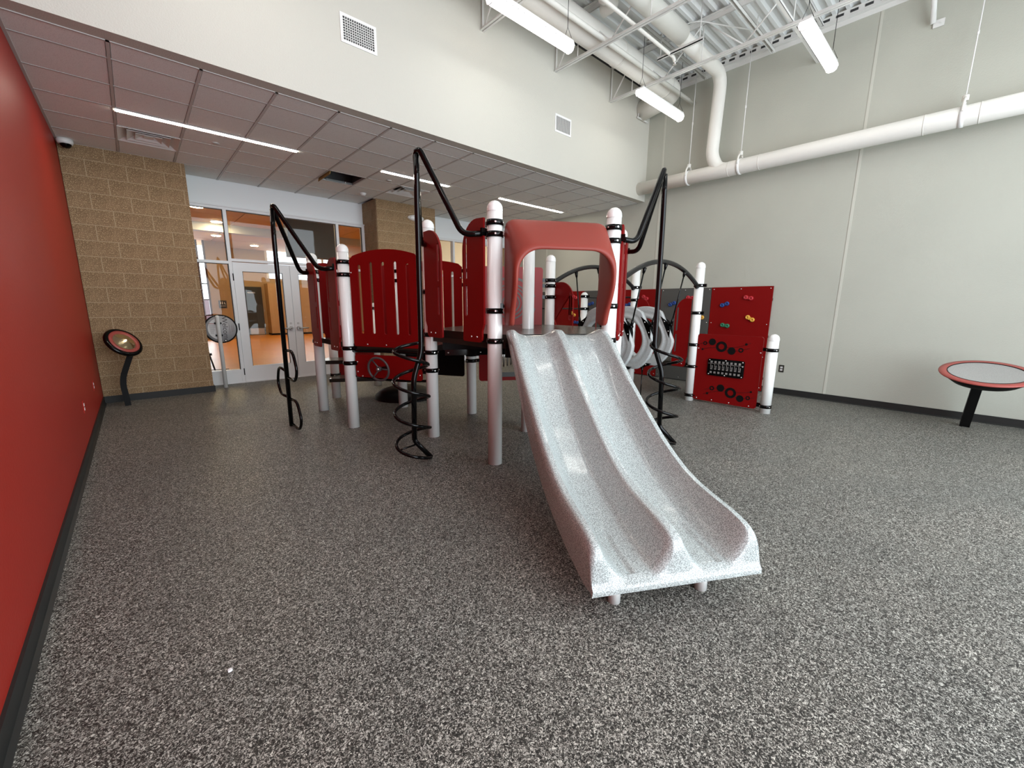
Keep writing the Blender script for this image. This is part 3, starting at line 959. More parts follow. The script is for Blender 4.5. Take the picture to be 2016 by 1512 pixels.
mb.bar((7.25, YB - 0.03, 4.78), (7.6, YB - 0.03, 4.78), 0.02, 0.02).build('duct_bracket', 'joist', dk)
pipe_thing('sprinkler_main', 'thin white sprinkler pipe crossing beside the round duct', 'pipe', [(0.4, 3.84, 4.87), (7.7, 3.84, 4.87)], 0.032, 0.1, n=14)
MB()
s2 = pipe_thing('sprinkler_branch', 'thin white sprinkler pipe between the two larger pipes', 'pipe', [(1.6, 3.42, 4.88), (6.15, 3.42, 4.88), (6.19, 3.42, 4.84)], 0.022, 0.03, n=12)
MB().cyl((6.19, 3.42, 4.86), (6.19, 3.42, 4.80), 0.016, n=10).cyl((6.19, 3.42, 4.80), (6.19, 3.42, 4.795), 0.028, n=12).build('sprinkler_head', 'steel', s2)
s3 = thing('short_duct', (4.7, 3.45, 5.1), 'short white pipe with an elbow under the roof deck', 'pipe')
MB().tube(fillet([(2.0, 3.56, 5.12), (4.95, 3.60, 5.12), (4.95, 3.78, 5.12)], 0.12, 8), 0.075, 20).build('pipe_run', 'pipe', s3)
MB().tube([(4.72, 3.60, 5.12), (4.78, 3.60, 5.12)], 0.09, 20).build('coupling', 'pipe', s3)
# strut channels at the right wall
for y, lb in ((2.62, 'short slotted strut channel under the roof deck near the right wall'), (3.62, 'strut channel under the roof deck beside the drop pipe')):
    t = thing('strut_channel', (6.9, y, 5.18), lb, 'bracket', 'strut channels')
    MB().box(5.6, 7.62, y - 0.022, y - 0.018, 5.14, 5.185).box(5.6, 7.62, y + 0.018, y + 0.022, 5.14, 5.185).box(5.6, 7.62, y - 0.022, y + 0.022, 5.181, 5.185).build('channel', 'joist', t)
    MB().cyl((6.9, y, 5.185), (6.9, y, 5.35), 0.006, n=8).cyl((7.5, y, 5.185), (7.5, y, 5.35), 0.006, n=8).build('rod', 'joist', t)
# diagonal brace with gusset high on the right wall
t = thing('wall_brace', (7.68, 0.88, 4.8), 'white angled brace with bolted plate high on the right wall', 'brace')
MB().cyl((7.45, 0.92, 5.36), (7.67, 0.88, 4.80), 0.028, n=12).build('brace_arm', 'joist', t)
MB().box(7.700, 7.715, 0.78, 0.88, 4.76, 4.84).cyl((7.69, 0.81, 4.80), (7.70, 0.81, 4.80), 0.009, n=8).build('gusset_plate', 'joist', t)
t = thing('conduit', (6.4, 3.1, 5.3), 'thin bent conduit under the roof deck', 'conduit')
MB().tube(fillet([(6.2, 3.9, 5.30), (6.3, 3.2, 5.30), (6.6, 2.9, 5.22), (7.1, 2.75, 5.30), (7.3, 2.7, 5.33)], 0.12), 0.009, 8).build('run', 'joist', t)

# hanging industrial fixtures
def fixture(x0, y, lb):
    z = 4.38
    L = 1.22
    t = thing('hanging_light', (x0 + L / 2, y, z), lb, 'light', 'hanging linear lights')
    prof = [(-0.052, 0.055), (-0.062, 0.022), (-0.046, -0.018), (-0.022, -0.032), (0.022, -0.032), (0.046, -0.018), (0.062, 0.022), (0.052, 0.055)]
    n = len(prof)
    vs = [(x0 + 0.002, y + a, z + b) for a, b in prof] + [(x0 + L - 0.002, y + a, z + b) for a, b in prof]
    fs = [(k, k + 1, n + k + 1, n + k) for k in range(n - 1)] + [tuple(range(n))[::-1], tuple(range(n, 2 * n))]
    MB().add(vs, fs).build('lens', 'lens', t)
    MB().box(x0, x0 + L, y - 0.055, y + 0.055, z + 0.056, z + 0.080).build('housing', 'metal_white', t)
    for xe in (x0 - 0.004, x0 + L - 0.004):
        loop = [(xe + 0.004, y + a * 1.10, z + b * 1.12) for a, b in prof]
        MB().tube(loop, 0.005, 6, closed=True).build('end_cap', 'clear', t)
    mb = MB()
    for k in range(14):
        xx = x0 + 0.08 + k * (L - 0.16) / 13
        mb.box(xx - 0.01, xx + 0.01, y - 0.068, y - 0.060, z + 0.018, z + 0.030)
        mb.box(xx - 0.01, xx + 0.01, y + 0.060, y + 0.068, z + 0.018, z + 0.030)
    mb.build('latch_row', 'tee', t)['kind'] = 'stuff'
    for xe in (x0 + 0.05, x0 + L - 0.05):
        MB().tube([(xe, y - 0.06, z + 0.085), (xe, y, z + 0.22), (xe, y + 0.06, z + 0.085)], 0.003, 6).cyl((xe, y, z + 0.22), (xe, y, 5.34), 0.0035, n=6).build('suspension_cable', 'black_matte', t)
    return t
fixture(3.01, 3.69, 'lit linear light hanging nearest the bulkhead grille, upper middle')
fixture(5.74, 3.68, 'lit linear light hanging at the far corner by the wall pipe')
fixture(5.77, 1.70, 'lit linear light hanging alone before the grey right wall')
fixture(3.01, 1.70, 'lit linear light hanging above the double slide')
fixture(3.01, -0.60, 'added unseen linear light behind the photographer, left')  # out of view, added for more room light
fixture(5.77, -0.60, 'added unseen linear light behind the photographer, right')  # second out-of-view fill fixture, also added
fixture(0.25, 3.69, 'added linear light by the red wall, brightening the bulkhead')  # invented fixture that keeps the left bulkhead bright
fixture(0.25, 1.0, 'unseen linear light above the photographer at the red wall, position invented')  # unseen fixture at an invented spot, lights the upper red wall

# ================================================================== play structure
S = 1.04
P1 = Vector((2.262, 2.722)); P5 = P1 + Vector((0, S)); P8 = P1 + Vector((.9, .52)); P10 = P1 + Vector((.9, -.52))
P7 = P1 + Vector((.9, 1.56)); P9 = P1 + Vector((1.8, 1.04)); P11 = P1 + Vector((1.8, 0))
P2 = P5 + Vector((-.52, .9)); P6 = P7 + Vector((-.52, .9)); P3 = P2 + Vector((0, S))
P4 = Vector((2.15, 6.38)); P16 = Vector((3.05, 6.9))
P12 = Vector((6.15, 3.80)); P13 = Vector((6.15, 2.76)); P14 = Vector((6.15, 1.72)); P15 = Vector((6.15, 4.84))
play = thing('play_structure', (3.6, 3.6, 0), 'red, white and black indoor play structure with grey double slide, decks and spiral climbers', 'playground')
RP = 0.0635
DA, DB = 1.155, 0.972

def post(P, top, label=None):
    x, y = P
    o = MB().cyl((x, y, 0), (x, y, top - 0.085), RP, n=28, caps=True).build('post', 'post', play, label=label)
    prof = [(RP + 0.0015, -0.085), (RP + 0.0015, -0.066)]
    for k in range(8):
        a = PI / 2 * k / 7
        prof.append(((RP + 0.0008) * cos(a), -0.064 + 0.064 * sin(a)))
    MB().lathe((x, y, top), prof, 28).build('cap', 'post', o)
    return o
for P, top in ((P1, 2.226), (P5, 2.226), (P7, 2.04), (P8, 2.226), (P9, 2.04), (P10, 2.226), (P11, 2.226), (P2, 2.036), (P3, 2.03), (P6, 1.96),
               (P4, 1.39), (P16, 1.43), (P12, 2.036), (P13, 2.03), (P14, 1.056), (P15, 1.645)):
    post(P, top)

# clamp ring prototype: band with lug towards +x and two bright bolts
def make_clamp():
    mb = MB().lathe((0, 0, 0), [(RP + 0.0005, -0.022), (RP + 0.008, -0.022), (RP + 0.008, 0.022), (RP + 0.0005, 0.022)], 28, 0)
    mb.box(RP + 0.004, RP + 0.044, -0.012, 0.012, -0.022, 0.022, 0)
    mb.cyl((RP + 0.02, -0.010, 0), (RP + 0.02, -0.022, 0), 0.011, n=10, mi=0)
    for a in (35, -35, 145, -145):
        d = Vector((cos(math.radians(a)), sin(math.radians(a)), 0))
        mb.cyl(d * (RP + 0.006), d * (RP + 0.011), 0.0075, n=8, mi=1)
    return mb
clamp0 = None
def clamp(P, z, toward):
    global clamp0
    a = math.atan2(toward[1] - P[1], toward[0] - P[0])
    if clamp0 is None:
        clamp0 = make_clamp().build('clamp', ['black', 'bolt'], play, centre=(0, 0, 0))
        clamp0.location = Vector((P[0], P[1], z)) - WL[play]
        clamp0.rotation_euler = (0, 0, a)
        return clamp0
    return inst(clamp0, (P[0], P[1], z), play, rotz=a)

bolt0 = None
def bolt(p, axis, parent, r=0.009):
    global bolt0
    ax = Vector(axis).normalized()
    rot = Vector((0, 0, 1)).rotation_difference(ax).to_matrix()
    if bolt0 is None:
        b = MB().lathe((0, 0, 0), [(0.009, -0.002), (0.009, 0.002), (0.006, 0.005), (0, 0.006)], 10).build('bolt', 'bolt', parent, centre=(0, 0, 0))
        b.location = Vector(p) - WL[parent]
        b.rotation_euler = rot.to_euler()
        bolt0 = b
        return b
    return inst(bolt0, p, parent, rot=rot)

# ---- decks: triangles and a square, each a plate with a dark skirt
def deck(pts, z, th=0.07):
    c = sum((Vector(p) for p in pts), Vector((0, 0))) / len(pts)
    q = []
    for p in pts:
        d = Vector(p) - c
        q.append(c + d * (1 - 0.006 / d.length))
    return MB().prism(q, z - th, z, 0, 1).build('deck', ['deck', 'deck_edge'], play)
for a, b in ((P1, P5), (P5, P7), (P7, P9), (P9, P11), (P11, P10), (P10, P1)):
    deck([P8, a, b][::-1], DA)
deck([P2, P6, P7, P5][::-1], DB, 0.06)
deck([P2, P3, P6][::-1], DB, 0.06)
deck([P13, P12, P12 + Vector((.75, -.25)), P13 + Vector((.75, .25))][::1], 0.56, 0.07)
# stair treads between the lower deck and the end posts
st = Vector((0.5, 0.866))
for k, z in ((0, 0.66), (1, 0.35)):
    a = P3 + st * (0.06 + 0.36 * k); b = P6 + st * (0.06 + 0.36 * k)
    deck([a, a + st * 0.34, b + st * 0.34, b][::-1], z, 0.05)

# ---- quarter-arch handle panels
def handle_panel(A, B, u0, u1, z0, zt, curve_at_low_u, w0=0.062, slots=True, parent=play):
    """vertical board between u0 and u1; the side away from the post has the big round corner"""
    fr = Frame(A, B)
    W_ = u1 - u0
    pts = []
    def X(t):                       # t=0 at the post side, 1 at the open side
        return u1 - W_ * t if curve_at_low_u else u0 + W_ * t
    pts.append((X(0.12), z0)); pts.append((X(0.02), z0 + 0.02)); pts.append((X(0.0), z0 + 0.05))
    pts.append((X(0.0), z0 + 0.10)); pts.append((X(-0.10), z0 + 0.16)); pts.append((X(-0.10), zt - 0.005))
    for k in range(10):
        a = PI / 2 * k / 9
        pts.append((X(0.25 + 0.75 * sin(a)), zt - 0.24 * (1 - cos(a))))
    pts.append((X(1.0), z0 + 0.01)); pts.append((X(0.96), z0))
    xs = X(0.82)
    holes = []
    if slots:
        holes = [slot(xs, z0 + 0.22, z0 + 0.49, 0.031), slot(xs, zt - 0.48, zt - 0.13, 0.031)]
    o = panel('entry_panel', fr, pts, holes, w0, 0.019, 'red', parent)
    ax = fr.W
    for t in (0.25, 0.55):
        bolt(fr.p(X(t), z0 + 0.045, w0 + 0.019), ax, o)
    return o
handle_panel(P5, P1, 0.075, 0.345, 1.085, 2.10, False)
handle_panel(P5, P1, 0.695, 0.965, 1.085, 2.10, True)
handle_panel(P3, P2, 0.065, 0.335, 0.88, 1.90, False)
handle_panel(P3, P2, 0.705, 0.975, 0.88, 1.90, True)
handle_panel(P10, P11, 0.075, 0.345, 1.085, 2.10, False)
handle_panel(P10, P11, 0.695, 0.965, 1.085, 2.10, True)
handle_panel(P3, P6, 0.075, 0.30, 0.90, 1.92, False, w0=-0.08)
handle_panel(P3, P6, 0.74, 0.965, 0.90, 1.92, True, w0=-0.08)
handle_panel(P9, P11, 0.06, 0.34, 1.05, 1.70, False, w0=-0.08)
handle_panel(P9, P11, 0.70, 0.98, 1.05, 1.70, True, w0=-0.08)
handle_panel(P12, P13, 0.73, 0.945, 0.50, 1.52, True, w0=0.02)
handle_panel(P12, P13, 0.095, 0.31, 0.50, 1.52, False, w0=0.02)

# ---- arched slotted barriers
def slotted(A, B, z0, zs, zm, label=None):
    fr = Frame(A, B)
    holes = [slot(0.205 + 0.1475 * k, z0 + 0.14, z0 + (0.87 if k in (0, 4) else 0.895), 0.038) for k in range(5)]
    o = panel('barrier_panel', fr, arched(0.085, 0.925, z0, zs, zm, 0.03), holes, -0.010, 0.019, 'red', play, label)
    for u, v in ((0.26, z0 + 0.025), (0.50, z0 + 0.025), (0.76, z0 + 0.025), (0.10, zs - 0.16), (0.91, zs - 0.16)):
        bolt(fr.p(u, v, 0.009), fr.W, o)
    return o
slotted(P2, P5, 0.945, 1.895, 1.965, 'large red arched barrier with five vertical slots')
slotted(P6, P7, 0.945, 1.895, 1.955)

# ---- steering wheel panel under the front barrier
fr = Frame(P2, P5)
dp = panel('steering_panel', fr, rrect(0.085, 0.925, 0.600, 0.855, 0.025), [], -0.010, 0.019, 'red', play, 'low red panel with grey steering wheel')
for u in (0.11, 0.90):
    for v in (0.66, 0.77):
        bolt(fr.p(u, v, 0.009), fr.W, dp)
for u in (0.17, 0.63, 0.84):
    bolt(fr.p(u, 0.612, 0.009), fr.W, dp)
wc = fr.p(0.485, 0.725, 0.15)
ring = [wc + fr.U * 0.125 * cos(a) + (fr.V * cos(0.15) + fr.W * 0.15) * 0.125 * sin(a) for a in [2 * PI * k / 36 for k in range(36)]]
mb = MB().tube(ring, 0.012, 10, closed=True)
for a in (math.radians(128), math.radians(232), 0.0):
    mb.tube([wc - fr.W * 0.02, wc + fr.U * 0.12 * cos(a) + fr.V * 0.12 * sin(a)], 0.008, 8)
mb.cyl(wc - fr.W * 0.03, wc + fr.W * 0.008, 0.026, n=16)
wh = mb.build('steering_wheel', 'wheel', dp, label='grey three-spoke steering wheel')
MB().cyl(wc - fr.W * 0.14, wc - fr.W * 0.02, 0.018, n=12).build('wheel_shaft', 'black', dp)
MB().lathe(wc + fr.W * 0.008, [(0.013, 0), (0.011, 0.006), (0, 0.009)], 12, axis=fr.W).build('wheel_nut', 'bolt', dp)
# embossed marks at the left of the wheel
mb = MB()
for v in (0.66, 0.72, 0.78):
    for du in (0, 0.05):
        mb.tube([fr.p(0.24 + du + 0.016 * cos(a), v + 0.016 * sin(a), 0.0095) for a in [2 * PI * k / 14 for k in range(14)]], 0.0022, 6, closed=True)
mb.build('embossed_mark', 'red', dp)
# curved black rail between the two boards, and the lower one
def black_rail(A, B, z, sag, name='rail_bar', r=0.016, w=0.0):
    fr = Frame(A, B)
    L = (Vector(B) - Vector(A)).length
    return MB().tube([fr.p(0.05 + (L - 0.10) * t, z + sag * sin(PI * t), w) for t in [k / 14 for k in range(15)]], r, 10).build(name, 'black', play)
black_rail(P2, P5, 0.892, 0.012, r=0.022)
black_rail(P2, P5, 0.600, -0.02, r=0.014, w=-0.02)

# ---- maze panel between the two far posts
fr = Frame(P7, P9)
mz = panel('maze_panel', fr, rrect(0.10, 0.935, 1.03, 1.88, 0.035), [], -0.010, 0.019, 'maze', play, 'faded red panel with grey circular maze')
mb = MB()
cc = (0.52, 1.43)
def arc_band(mb, fr, c, r0, r1, a0, a1, w, n=None, th=0.0025, mi=0):
    n = n or max(4, int(abs(a1 - a0) / 0.18))
    vs = []
    for k in range(n + 1):
        a = a0 + (a1 - a0) * k / n
        for r in (r0, r1):
            vs.append(fr.p(c[0] + r * cos(a), c[1] + r * sin(a), w + th))
    fs = [(2 * k, 2 * k + 1, 2 * k + 3, 2 * k + 2) for k in range(n)]
    vb = [v - fr.W * th for v in vs]
    m = len(vs)
    mb.add(vs + vb, fs + [(2 * k, m + 2 * k, m + 2 * k + 1, 2 * k + 1) for k in (0, n)]
           + [(2 * k, 2 * k + 2, m + 2 * k + 2, m + 2 * k) for k in range(n)] + [(2 * k + 1, m + 2 * k + 1, m + 2 * k + 3, 2 * k + 3) for k in range(n)], mi)
arc_band(mb, fr, cc, 0.300, 0.330, 0.25, PI - 0.3, 0.009)
arc_band(mb, fr, cc, 0.300, 0.330, PI + 0.2, 2 * PI - 0.2, 0.009)
arc_band(mb, fr, cc, 0.225, 0.245, 0.8, 2.6, 0.009)
for r in (0.055, 0.10, 0.145, 0.19):
    a0 = r * 17
    arc_band(mb, fr, cc, r, r + 0.018, a0, a0 + 5.5, 0.009)
arc_band(mb, fr, cc, 0.0, 0.03, 0, 2 * PI, 0.009)
mb.build('maze_groove', 'maze_gray', mz)
for u, v in ((0.74, 1.55), (0.74, 1.30), (0.30, 1.55), (0.30, 1.30)):
    bolt(fr.p(u, v, 0.009), fr.W, mz)
# chime panel hanging below it
cp = panel('chime_panel', fr, rrect(0.10, 0.935, 0.425, 1.0, 0.035), [rrect(0.34, 0.80, 0.52, 0.86, 0.02)], -0.010, 0.019, 'red', play, 'low red panel with metal chime tubes')
mb = MB()
for k in range(9):
    u = 0.38 + 0.048 * k
    mb.cyl(fr.p(u, 0.60 + 0.01 * k, 0.0), fr.p(u, 0.88, 0.0), 0.010, n=8)
mb.build('chime_tube', 'steel', cp)
MB().obox(fr.p(0.60, 0.51, 0.03), fr.U, fr.V, fr.W, 0.22, 0.03, 0.02).build('chime_tray', 'climb_gray', cp)

# ---- dark boards under the decks
fr = Frame(P6, P7)
sb = panel('skirt_panel', fr, rrect(0.08, 0.944, 0.485, 0.925, 0.03), [], 0.0, 0.019, 'black_matte', play, 'black board below the lower deck edge')
fr = Frame(P5, P8)
sb = panel('skirt_panel', fr, rrect(0.117, 0.94, 0.93, 1.04, 0.03), [], 0.0, 0.019, 'black_matte', play, 'black board under the upper deck')
MB().obox(fr.p(0.53, 0.91, 0.022), fr.U, fr.V, fr.W, 0.39, 0.030, 0.010).build('skirt_beam', 'black', sb)
for u in (0.173, 0.513):
    bolt(fr.p(u, 0.91, 0.033), fr.W, sb)
fr = Frame(P4, P16)
rb = panel('stair_panel', fr, rrect(0.08, 0.96, 0.28, 0.88, 0.03), [], -0.010, 0.019, 'red', play)
# deck support angles, dark, under the hexagon deck
mb = MB()
for a, b in ((P1, P5), (P5, P7), (P7, P9), (P9, P11), (P11, P10), (P10, P1)):
    d = (Vector(b) - Vector(a)).normalized()
    p, q = Vector(a) + d * 0.07, Vector(b) - d * 0.07
    mb.bar((p.x, p.y, 1.06), (q.x, q.y, 1.06), 0.03, 0.05)
mb.build('deck_beam', 'deck_edge', play)

# ---- clamps as seen on the posts
for P, zs, T in ((P1, (2.055, 1.965, 1.354, 1.103), P5), (P5, (2.03, 1.53, 1.10), P1), (P5, (0.916, 0.727), P2), (P2, (1.848, 1.715), P3),
                 (P2, (0.921, 0.754), P5), (P3, (1.80, 1.70, 0.93), P2), (P4, (0.353,), P16), (P13, (1.70,), P14), (P13, (1.31, 0.846, 0.522, 0.085), P14),
                 (P14, (0.849, 0.093), P13), (P9, (1.722, 1.652, 1.51, 1.10), P7), (P12, (1.70, 1.50, 0.52), P13), (P15, (1.57, 1.35), P12),
                 (P10, (2.06, 1.95, 1.40, 1.10), P11), (P11, (2.03, 1.62, 1.10), P10), (P7, (0.78, 0.70), P9), (P6, (1.83, 1.71), P7), (P7, (1.82, 1.65), P6),
                 (P16, (1.34, 0.30), P4), (P8, (1.10,), P1)):
    for z in zs:
        clamp(P, z, T)

# ---- rails with hanging rings (crawl-through discs)
def arch_rail(A, B, z0, z1):
    pts = []
    for k in range(25):
        t = k / 24
        x = A[0] + (B[0] - A[0]) * t
        y = A[1] + (B[1] - A[1]) * t
        pts.append((x, y, z0 + (z1 - z0) * (1 - (2 * t - 1) ** 2)))
    d = (Vector(B) - Vector(A)).normalized() * 0.06
    pts[0] = (A[0] + d.x, A[1] + d.y, z0 + 0.01)
    pts[-1] = (B[0] - d.x, B[1] - d.y, z0 + 0.01)
    return MB().tube(pts, 0.029, 16).build('arch_rail', 'black_arch', play, label='dark arched overhead rail')
arch_rail(P9, P12, 1.66, 1.955)
arch_rail(P11, P13, 1.66, 1.955)
def railz(t):
    return 1.66 + 0.295 * (1 - (2 * t - 1) ** 2)

RC_Y, RC_Z = 3.26, 0.945
def ring_disc(x):
    """disc ring lying across x; three chords cut for the black brackets"""
    R, ri, D = 0.455, 0.285, 0.398
    ang = [math.radians(a) for a in (27, 153, 270)]
    n = 96
    def ro(t):
        r = R
        for a in ang:
            c = cos(t - a)
            if c > 0.5:
                r = min(r, D / c)
        return r
    sec = [(0.0, 0.030, 'i'), (0.012, 0.042, 'i'), (0.035, 0.046, 'i'), (0.055, 0.036, 'i'), (0.075, 0.034, 'o'), (0.12, 0.038, 'o'), (0.145, 0.030, 'o'), (0.17, 0.034, 'o')]
    vs, fs = [], []
    for k in range(n):
        t = 2 * PI * k / n
        r1 = ro(t)
        prof = []
        for q in (0.0, 0.06, 0.18, 0.30, 0.42, 0.55, 0.72, 0.86, 0.95, 1.0):
            h = {0.0: 0.024, 0.06: 0.040, 0.18: 0.048, 0.30: 0.040, 0.42: 0.030, 0.55: 0.034, 0.72: 0.040, 0.86: 0.030, 0.95: 0.034, 1.0: 0.026}[q]
            prof.append((ri + (r1 - ri) * q, h))
        full = prof + [(r, -h) for r, h in prof[::-1]]
        for r, h in full:
            vs.append((x + h, RC_Y + r * cos(t), RC_Z + r * sin(t)))
    m = 20
    for k in range(n):
        k2 = (k + 1) % n
        for i in range(m):
            i2 = (i + 1) % m
            fs.append((k * m + i, k * m + i2, k2 * m + i2, k2 * m + i))
    o = MB().add(vs, fs, 0, True).build('hanging_ring', 'ring', play, label='grey speckled crawl-through ring hung on black rods')
    for a in ang:
        d = Vector((0, cos(a), sin(a)))
        s = Vector((0, -sin(a), cos(a)))
        c = Vector((x, RC_Y, RC_Z))
        for sg in (-1, 1):
            off = Vector((sg * 0.036, 0, 0))
            pts = [c + d * (D - 0.025) + s * 0.165, c + d * (D - 0.025) - s * 0.165, c + d * (D + 0.025) - s * 0.075, c + d * (D + 0.045), c + d * (D + 0.025) + s * 0.075]
            v = [p + off for p in pts] + [p + off * 1.2 for p in pts]
            MB().add(v, [(0, 1, 2, 3, 4), (9, 8, 7, 6, 5)] + [(i, (i + 1) % 5, 5 + (i + 1) % 5, 5 + i) for i in range(5)]).build('bracket', 'black', o)
            for q in (-0.075, 0.075):
                bolt(c + d * (D - 0.002) + s * q + off * 1.2, (sg, 0, 0), o)
        e = c + d * (D + 0.05)
        MB().cyl(e + Vector((-0.03, 0, 0)), e + Vector((0.03, 0, 0)), 0.02, n=12).build('shackle', 'black', o)
    # rods
    for (A, B), a in (((P11, P13), ang[1]), ((P9, P12), ang[0])):
        t = (x - A[0]) / (B[0] - A[0])
        tp = Vector((x, A[1], railz(t) - 0.025))
        e = Vector((x, RC_Y, RC_Z)) + Vector((0, cos(a), sin(a))) * (D + 0.055)
        if tp.y < RC_Y:
            e = Vector((x, RC_Y, RC_Z)) + Vector((0, -abs(cos(a)), sin(a))) * (D + 0.055)
        dd_ = (e - tp).normalized()
        MB().cyl(tp, tp + dd_ * 0.07, 0.026, 0.014, n=12).cyl(tp + dd_ * 0.06, e - dd_ * 0.03, 0.0095, n=10).cyl(e - dd_ * 0.10, e, 0.013, 0.022, n=12).build('hanging_rod', 'black', o)
    e = Vector((x, RC_Y, RC_Z - D - 0.055))
    MB().cyl(e + Vector((0, 0, 0.02)), e - Vector((0, 0, 0.08)), 0.017, 0.010, n=12).cyl(e - Vector((0, 0, 0.06)), (x, RC_Y, 0.0), 0.0075, n=10).build('tether_rod', 'black', o)
for x in (4.58, 5.08, 5.60):
    ring_disc(x)

# ---- climbing side rails between the far posts
mb = MB().cyl((P15.x, P15.y, 1.545), (P12.x, P12.y, 1.545), 0.014, n=12)
mb.build('grab_bar', 'black_arch', play)
MB().cyl((P15.x - 0.06, P15.y, 1.35), (P15.x - 0.9, P15.y + 0.45, 1.35), 0.012, n=12).build('grab_bar', 'black_arch', play)

# ---- musical panel between P13 and P14
fr = Frame(P13, P14)
mp = panel('music_panel', fr, rrect(0.065, 0.930, 0.035, 1.012, 0.035), [], 0.0, 0.020, 'red', play, 'red panel with black xylophone keys and circle cut-outs')
def dots(mirror):
    def T(u, v):
        return (0.4975 + (u - 0.4975) * (-1 if mirror else 1), (0.525 + (0.525 - v)) if mirror else v)
    for u, v, r0, r1 in ((0.405, 0.845, 0.040, 0.075), (0.275, 0.905, 0.0, 0.048), (0.545, 0.795, 0.0, 0.052), (0.175, 0.880, 0.014, 0.028), (0.665, 0.815, 0.016, 0.033), (0.145, 0.790, 0.0, 0.014), (0.725, 0.900, 0.0, 0.017)):
        c = T(u, v)
        mb = MB()
        arc_band(mb, fr, c, r0, r1, 0, 2 * PI, 0.020, n=28)
        mb.build('circle_cutout', 'black_matte', mp)
    for pts in (((0.10, 0.865), (0.145, 0.883)), ((0.205, 0.883), (0.228, 0.90)), ((0.32, 0.90), (0.34, 0.89)), ((0.16, 0.795), (0.24, 0.82), (0.33, 0.825)), ((0.48, 0.84), (0.60, 0.85), (0.68, 0.875), (0.78, 0.92)), ((0.47, 0.80), (0.50, 0.79)), ((0.60, 0.80), (0.63, 0.81)), ((0.70, 0.825), (0.77, 0.85))):
        P = [fr.p(*T(*p), 0.0205) for p in pts]
        MB().tube(fillet(P, 0.05, 4), 0.0022, 5).build('groove_line', 'black_matte', mp)
dots(False)
dots(True)
kb = panel('key_plate', fr, rrect(0.245, 0.735, 0.425, 0.668, 0.025), [], 0.020, 0.018, 'black', mp, 'black plate with eight silver keys')
mb = MB()
for k in range(8):
    u = 0.300 + 0.054 * k
    for v, hh in ((0.622, 0.015), (0.472, 0.014)):
        mb.obox(fr.p(u, v, 0.041), fr.U, fr.V, fr.W, 0.014, hh, 0.004)
    mb.obox(fr.p(u - 0.008, 0.565, 0.040), fr.U, fr.V, fr.W, 0.003, 0.028, 0.002)
    mb.obox(fr.p(u + 0.012, 0.545, 0.040), fr.U, fr.V, fr.W, 0.005, 0.026, 0.003)
    mb.obox(fr.p(u + 0.004, 0.522, 0.040), fr.U, fr.V, fr.W, 0.014, 0.009, 0.003)
mb.obox(fr.p(0.49, 0.598, 0.0395), fr.U, fr.V, fr.W, 0.24, 0.002, 0.0015)
mb.build('silver_key', 'bolt', mp)
for u, v in ((0.268, 0.648), (0.712, 0.648), (0.268, 0.445), (0.712, 0.445), (0.49, 0.652), (0.49, 0.442), (0.715, 0.59)):
    bolt(fr.p(u, v, 0.038), fr.W, mp)
for u, v in ((0.085, 0.80), (0.91, 0.80), (0.12, 0.06), (0.34, 0.06), (0.58, 0.06), (0.84, 0.06)):
    bolt(fr.p(u, v, 0.020), fr.W, mp)
MB().obox(fr.p(0.95, 0.10, -0.02), fr.U, fr.V, fr.W, 0.07, 0.02, 0.012).build('mount_arm', 'black', mp)

# ---- black spiral climbers (pole, arms and coil)
def climber_frame(A, B):
    fr = Frame(A, B)
    return fr, (Vector(B) - Vector(A)).length
def spiral_climber(A, B, label, th0):
    fr, L = climber_frame(A, B)
    m = L / 2
    zt = 2.645
    root = MB().tube(fillet([fr.p(m, zt - 0.045, 0.395), fr.p(m, zt - 0.35, 0.405), fr.p(m, 1.00, 0.415), fr.p(m, 0.76, 0.50), fr.p(m, 0.20, 0.515)], [0.3, 0.06, 0.06], 8), 0.0240, 14)
    o = root.build('spiral_climber', 'black', play, label=label)
    MB().tube(fillet([fr.p(m - 0.45, 1.975, 0.075), fr.p(m - 0.335, 1.965, 0.19), fr.p(m - 0.035, zt - 0.01, 0.385), fr.p(m + 0.035, zt - 0.01, 0.385), fr.p(m + 0.335, 1.965, 0.19), fr.p(m + 0.45, 1.975, 0.075)], [0.12, 0.05, 0.05, 0.12], 8), 0.0240, 14).build('arm', 'black', o)
    for sg in (-1, 1):
        MB().obox(fr.p(m + sg * 0.465, 1.985, 0.07), fr.U, fr.V, fr.W, 0.010, 0.030, 0.028).build('mount_bracket', 'black', o)
    R, hc = 0.152, 0.525
    pts = []
    c0 = fr.p(m, 0, hc)
    z_lo, z_hi, pitch = 0.024, 1.075, 0.287
    Nn = int((z_hi - z_lo) / pitch * 30)
    for k in range(Nn + 1):
        z = z_lo + (z_hi - z_lo) * k / Nn
        th = th0 - 2 * PI * (z - z_lo) / pitch
        rr = R
        if k > Nn - 8:
            q = (k - (Nn - 8)) / 8
            tgt = fr.p(m, z, 0.415)
            p = Vector((c0.x + rr * cos(th), c0.y + rr * sin(th), z))
            pts.append(p.lerp(tgt, q * q))
        else:
            pts.append(Vector((c0.x + rr * cos(th), c0.y + rr * sin(th), z)))
    MB().tube(pts, 0.0145, 12).build('coil', 'black', o)
    pm = fr.p(m, 0.18, 0.515)
    MB().tube(fillet([fr.p(m, 0.26, 0.514), fr.p(m, 0.19, 0.515), pts[0] + Vector((0, 0, 0.0))], 0.05), 0.0235, 12).build('lower_leg', 'black', o)
    q = pts[int(Nn / 3.66 * 0.42)]
    MB().cyl(pm - Vector((0, 0, 0.03)), q, 0.008, n=8).build('stay', 'black', o)
    mb = MB()
    for k in range(4, Nn - 4, 4):
        mb.lathe(pts[k] + Vector((0, 0, 0.0135)), [(0.004, 0), (0.003, 0.0018), (0, 0.0025)], 6)
    mb.build('grip_bump', 'black', o)
    return o
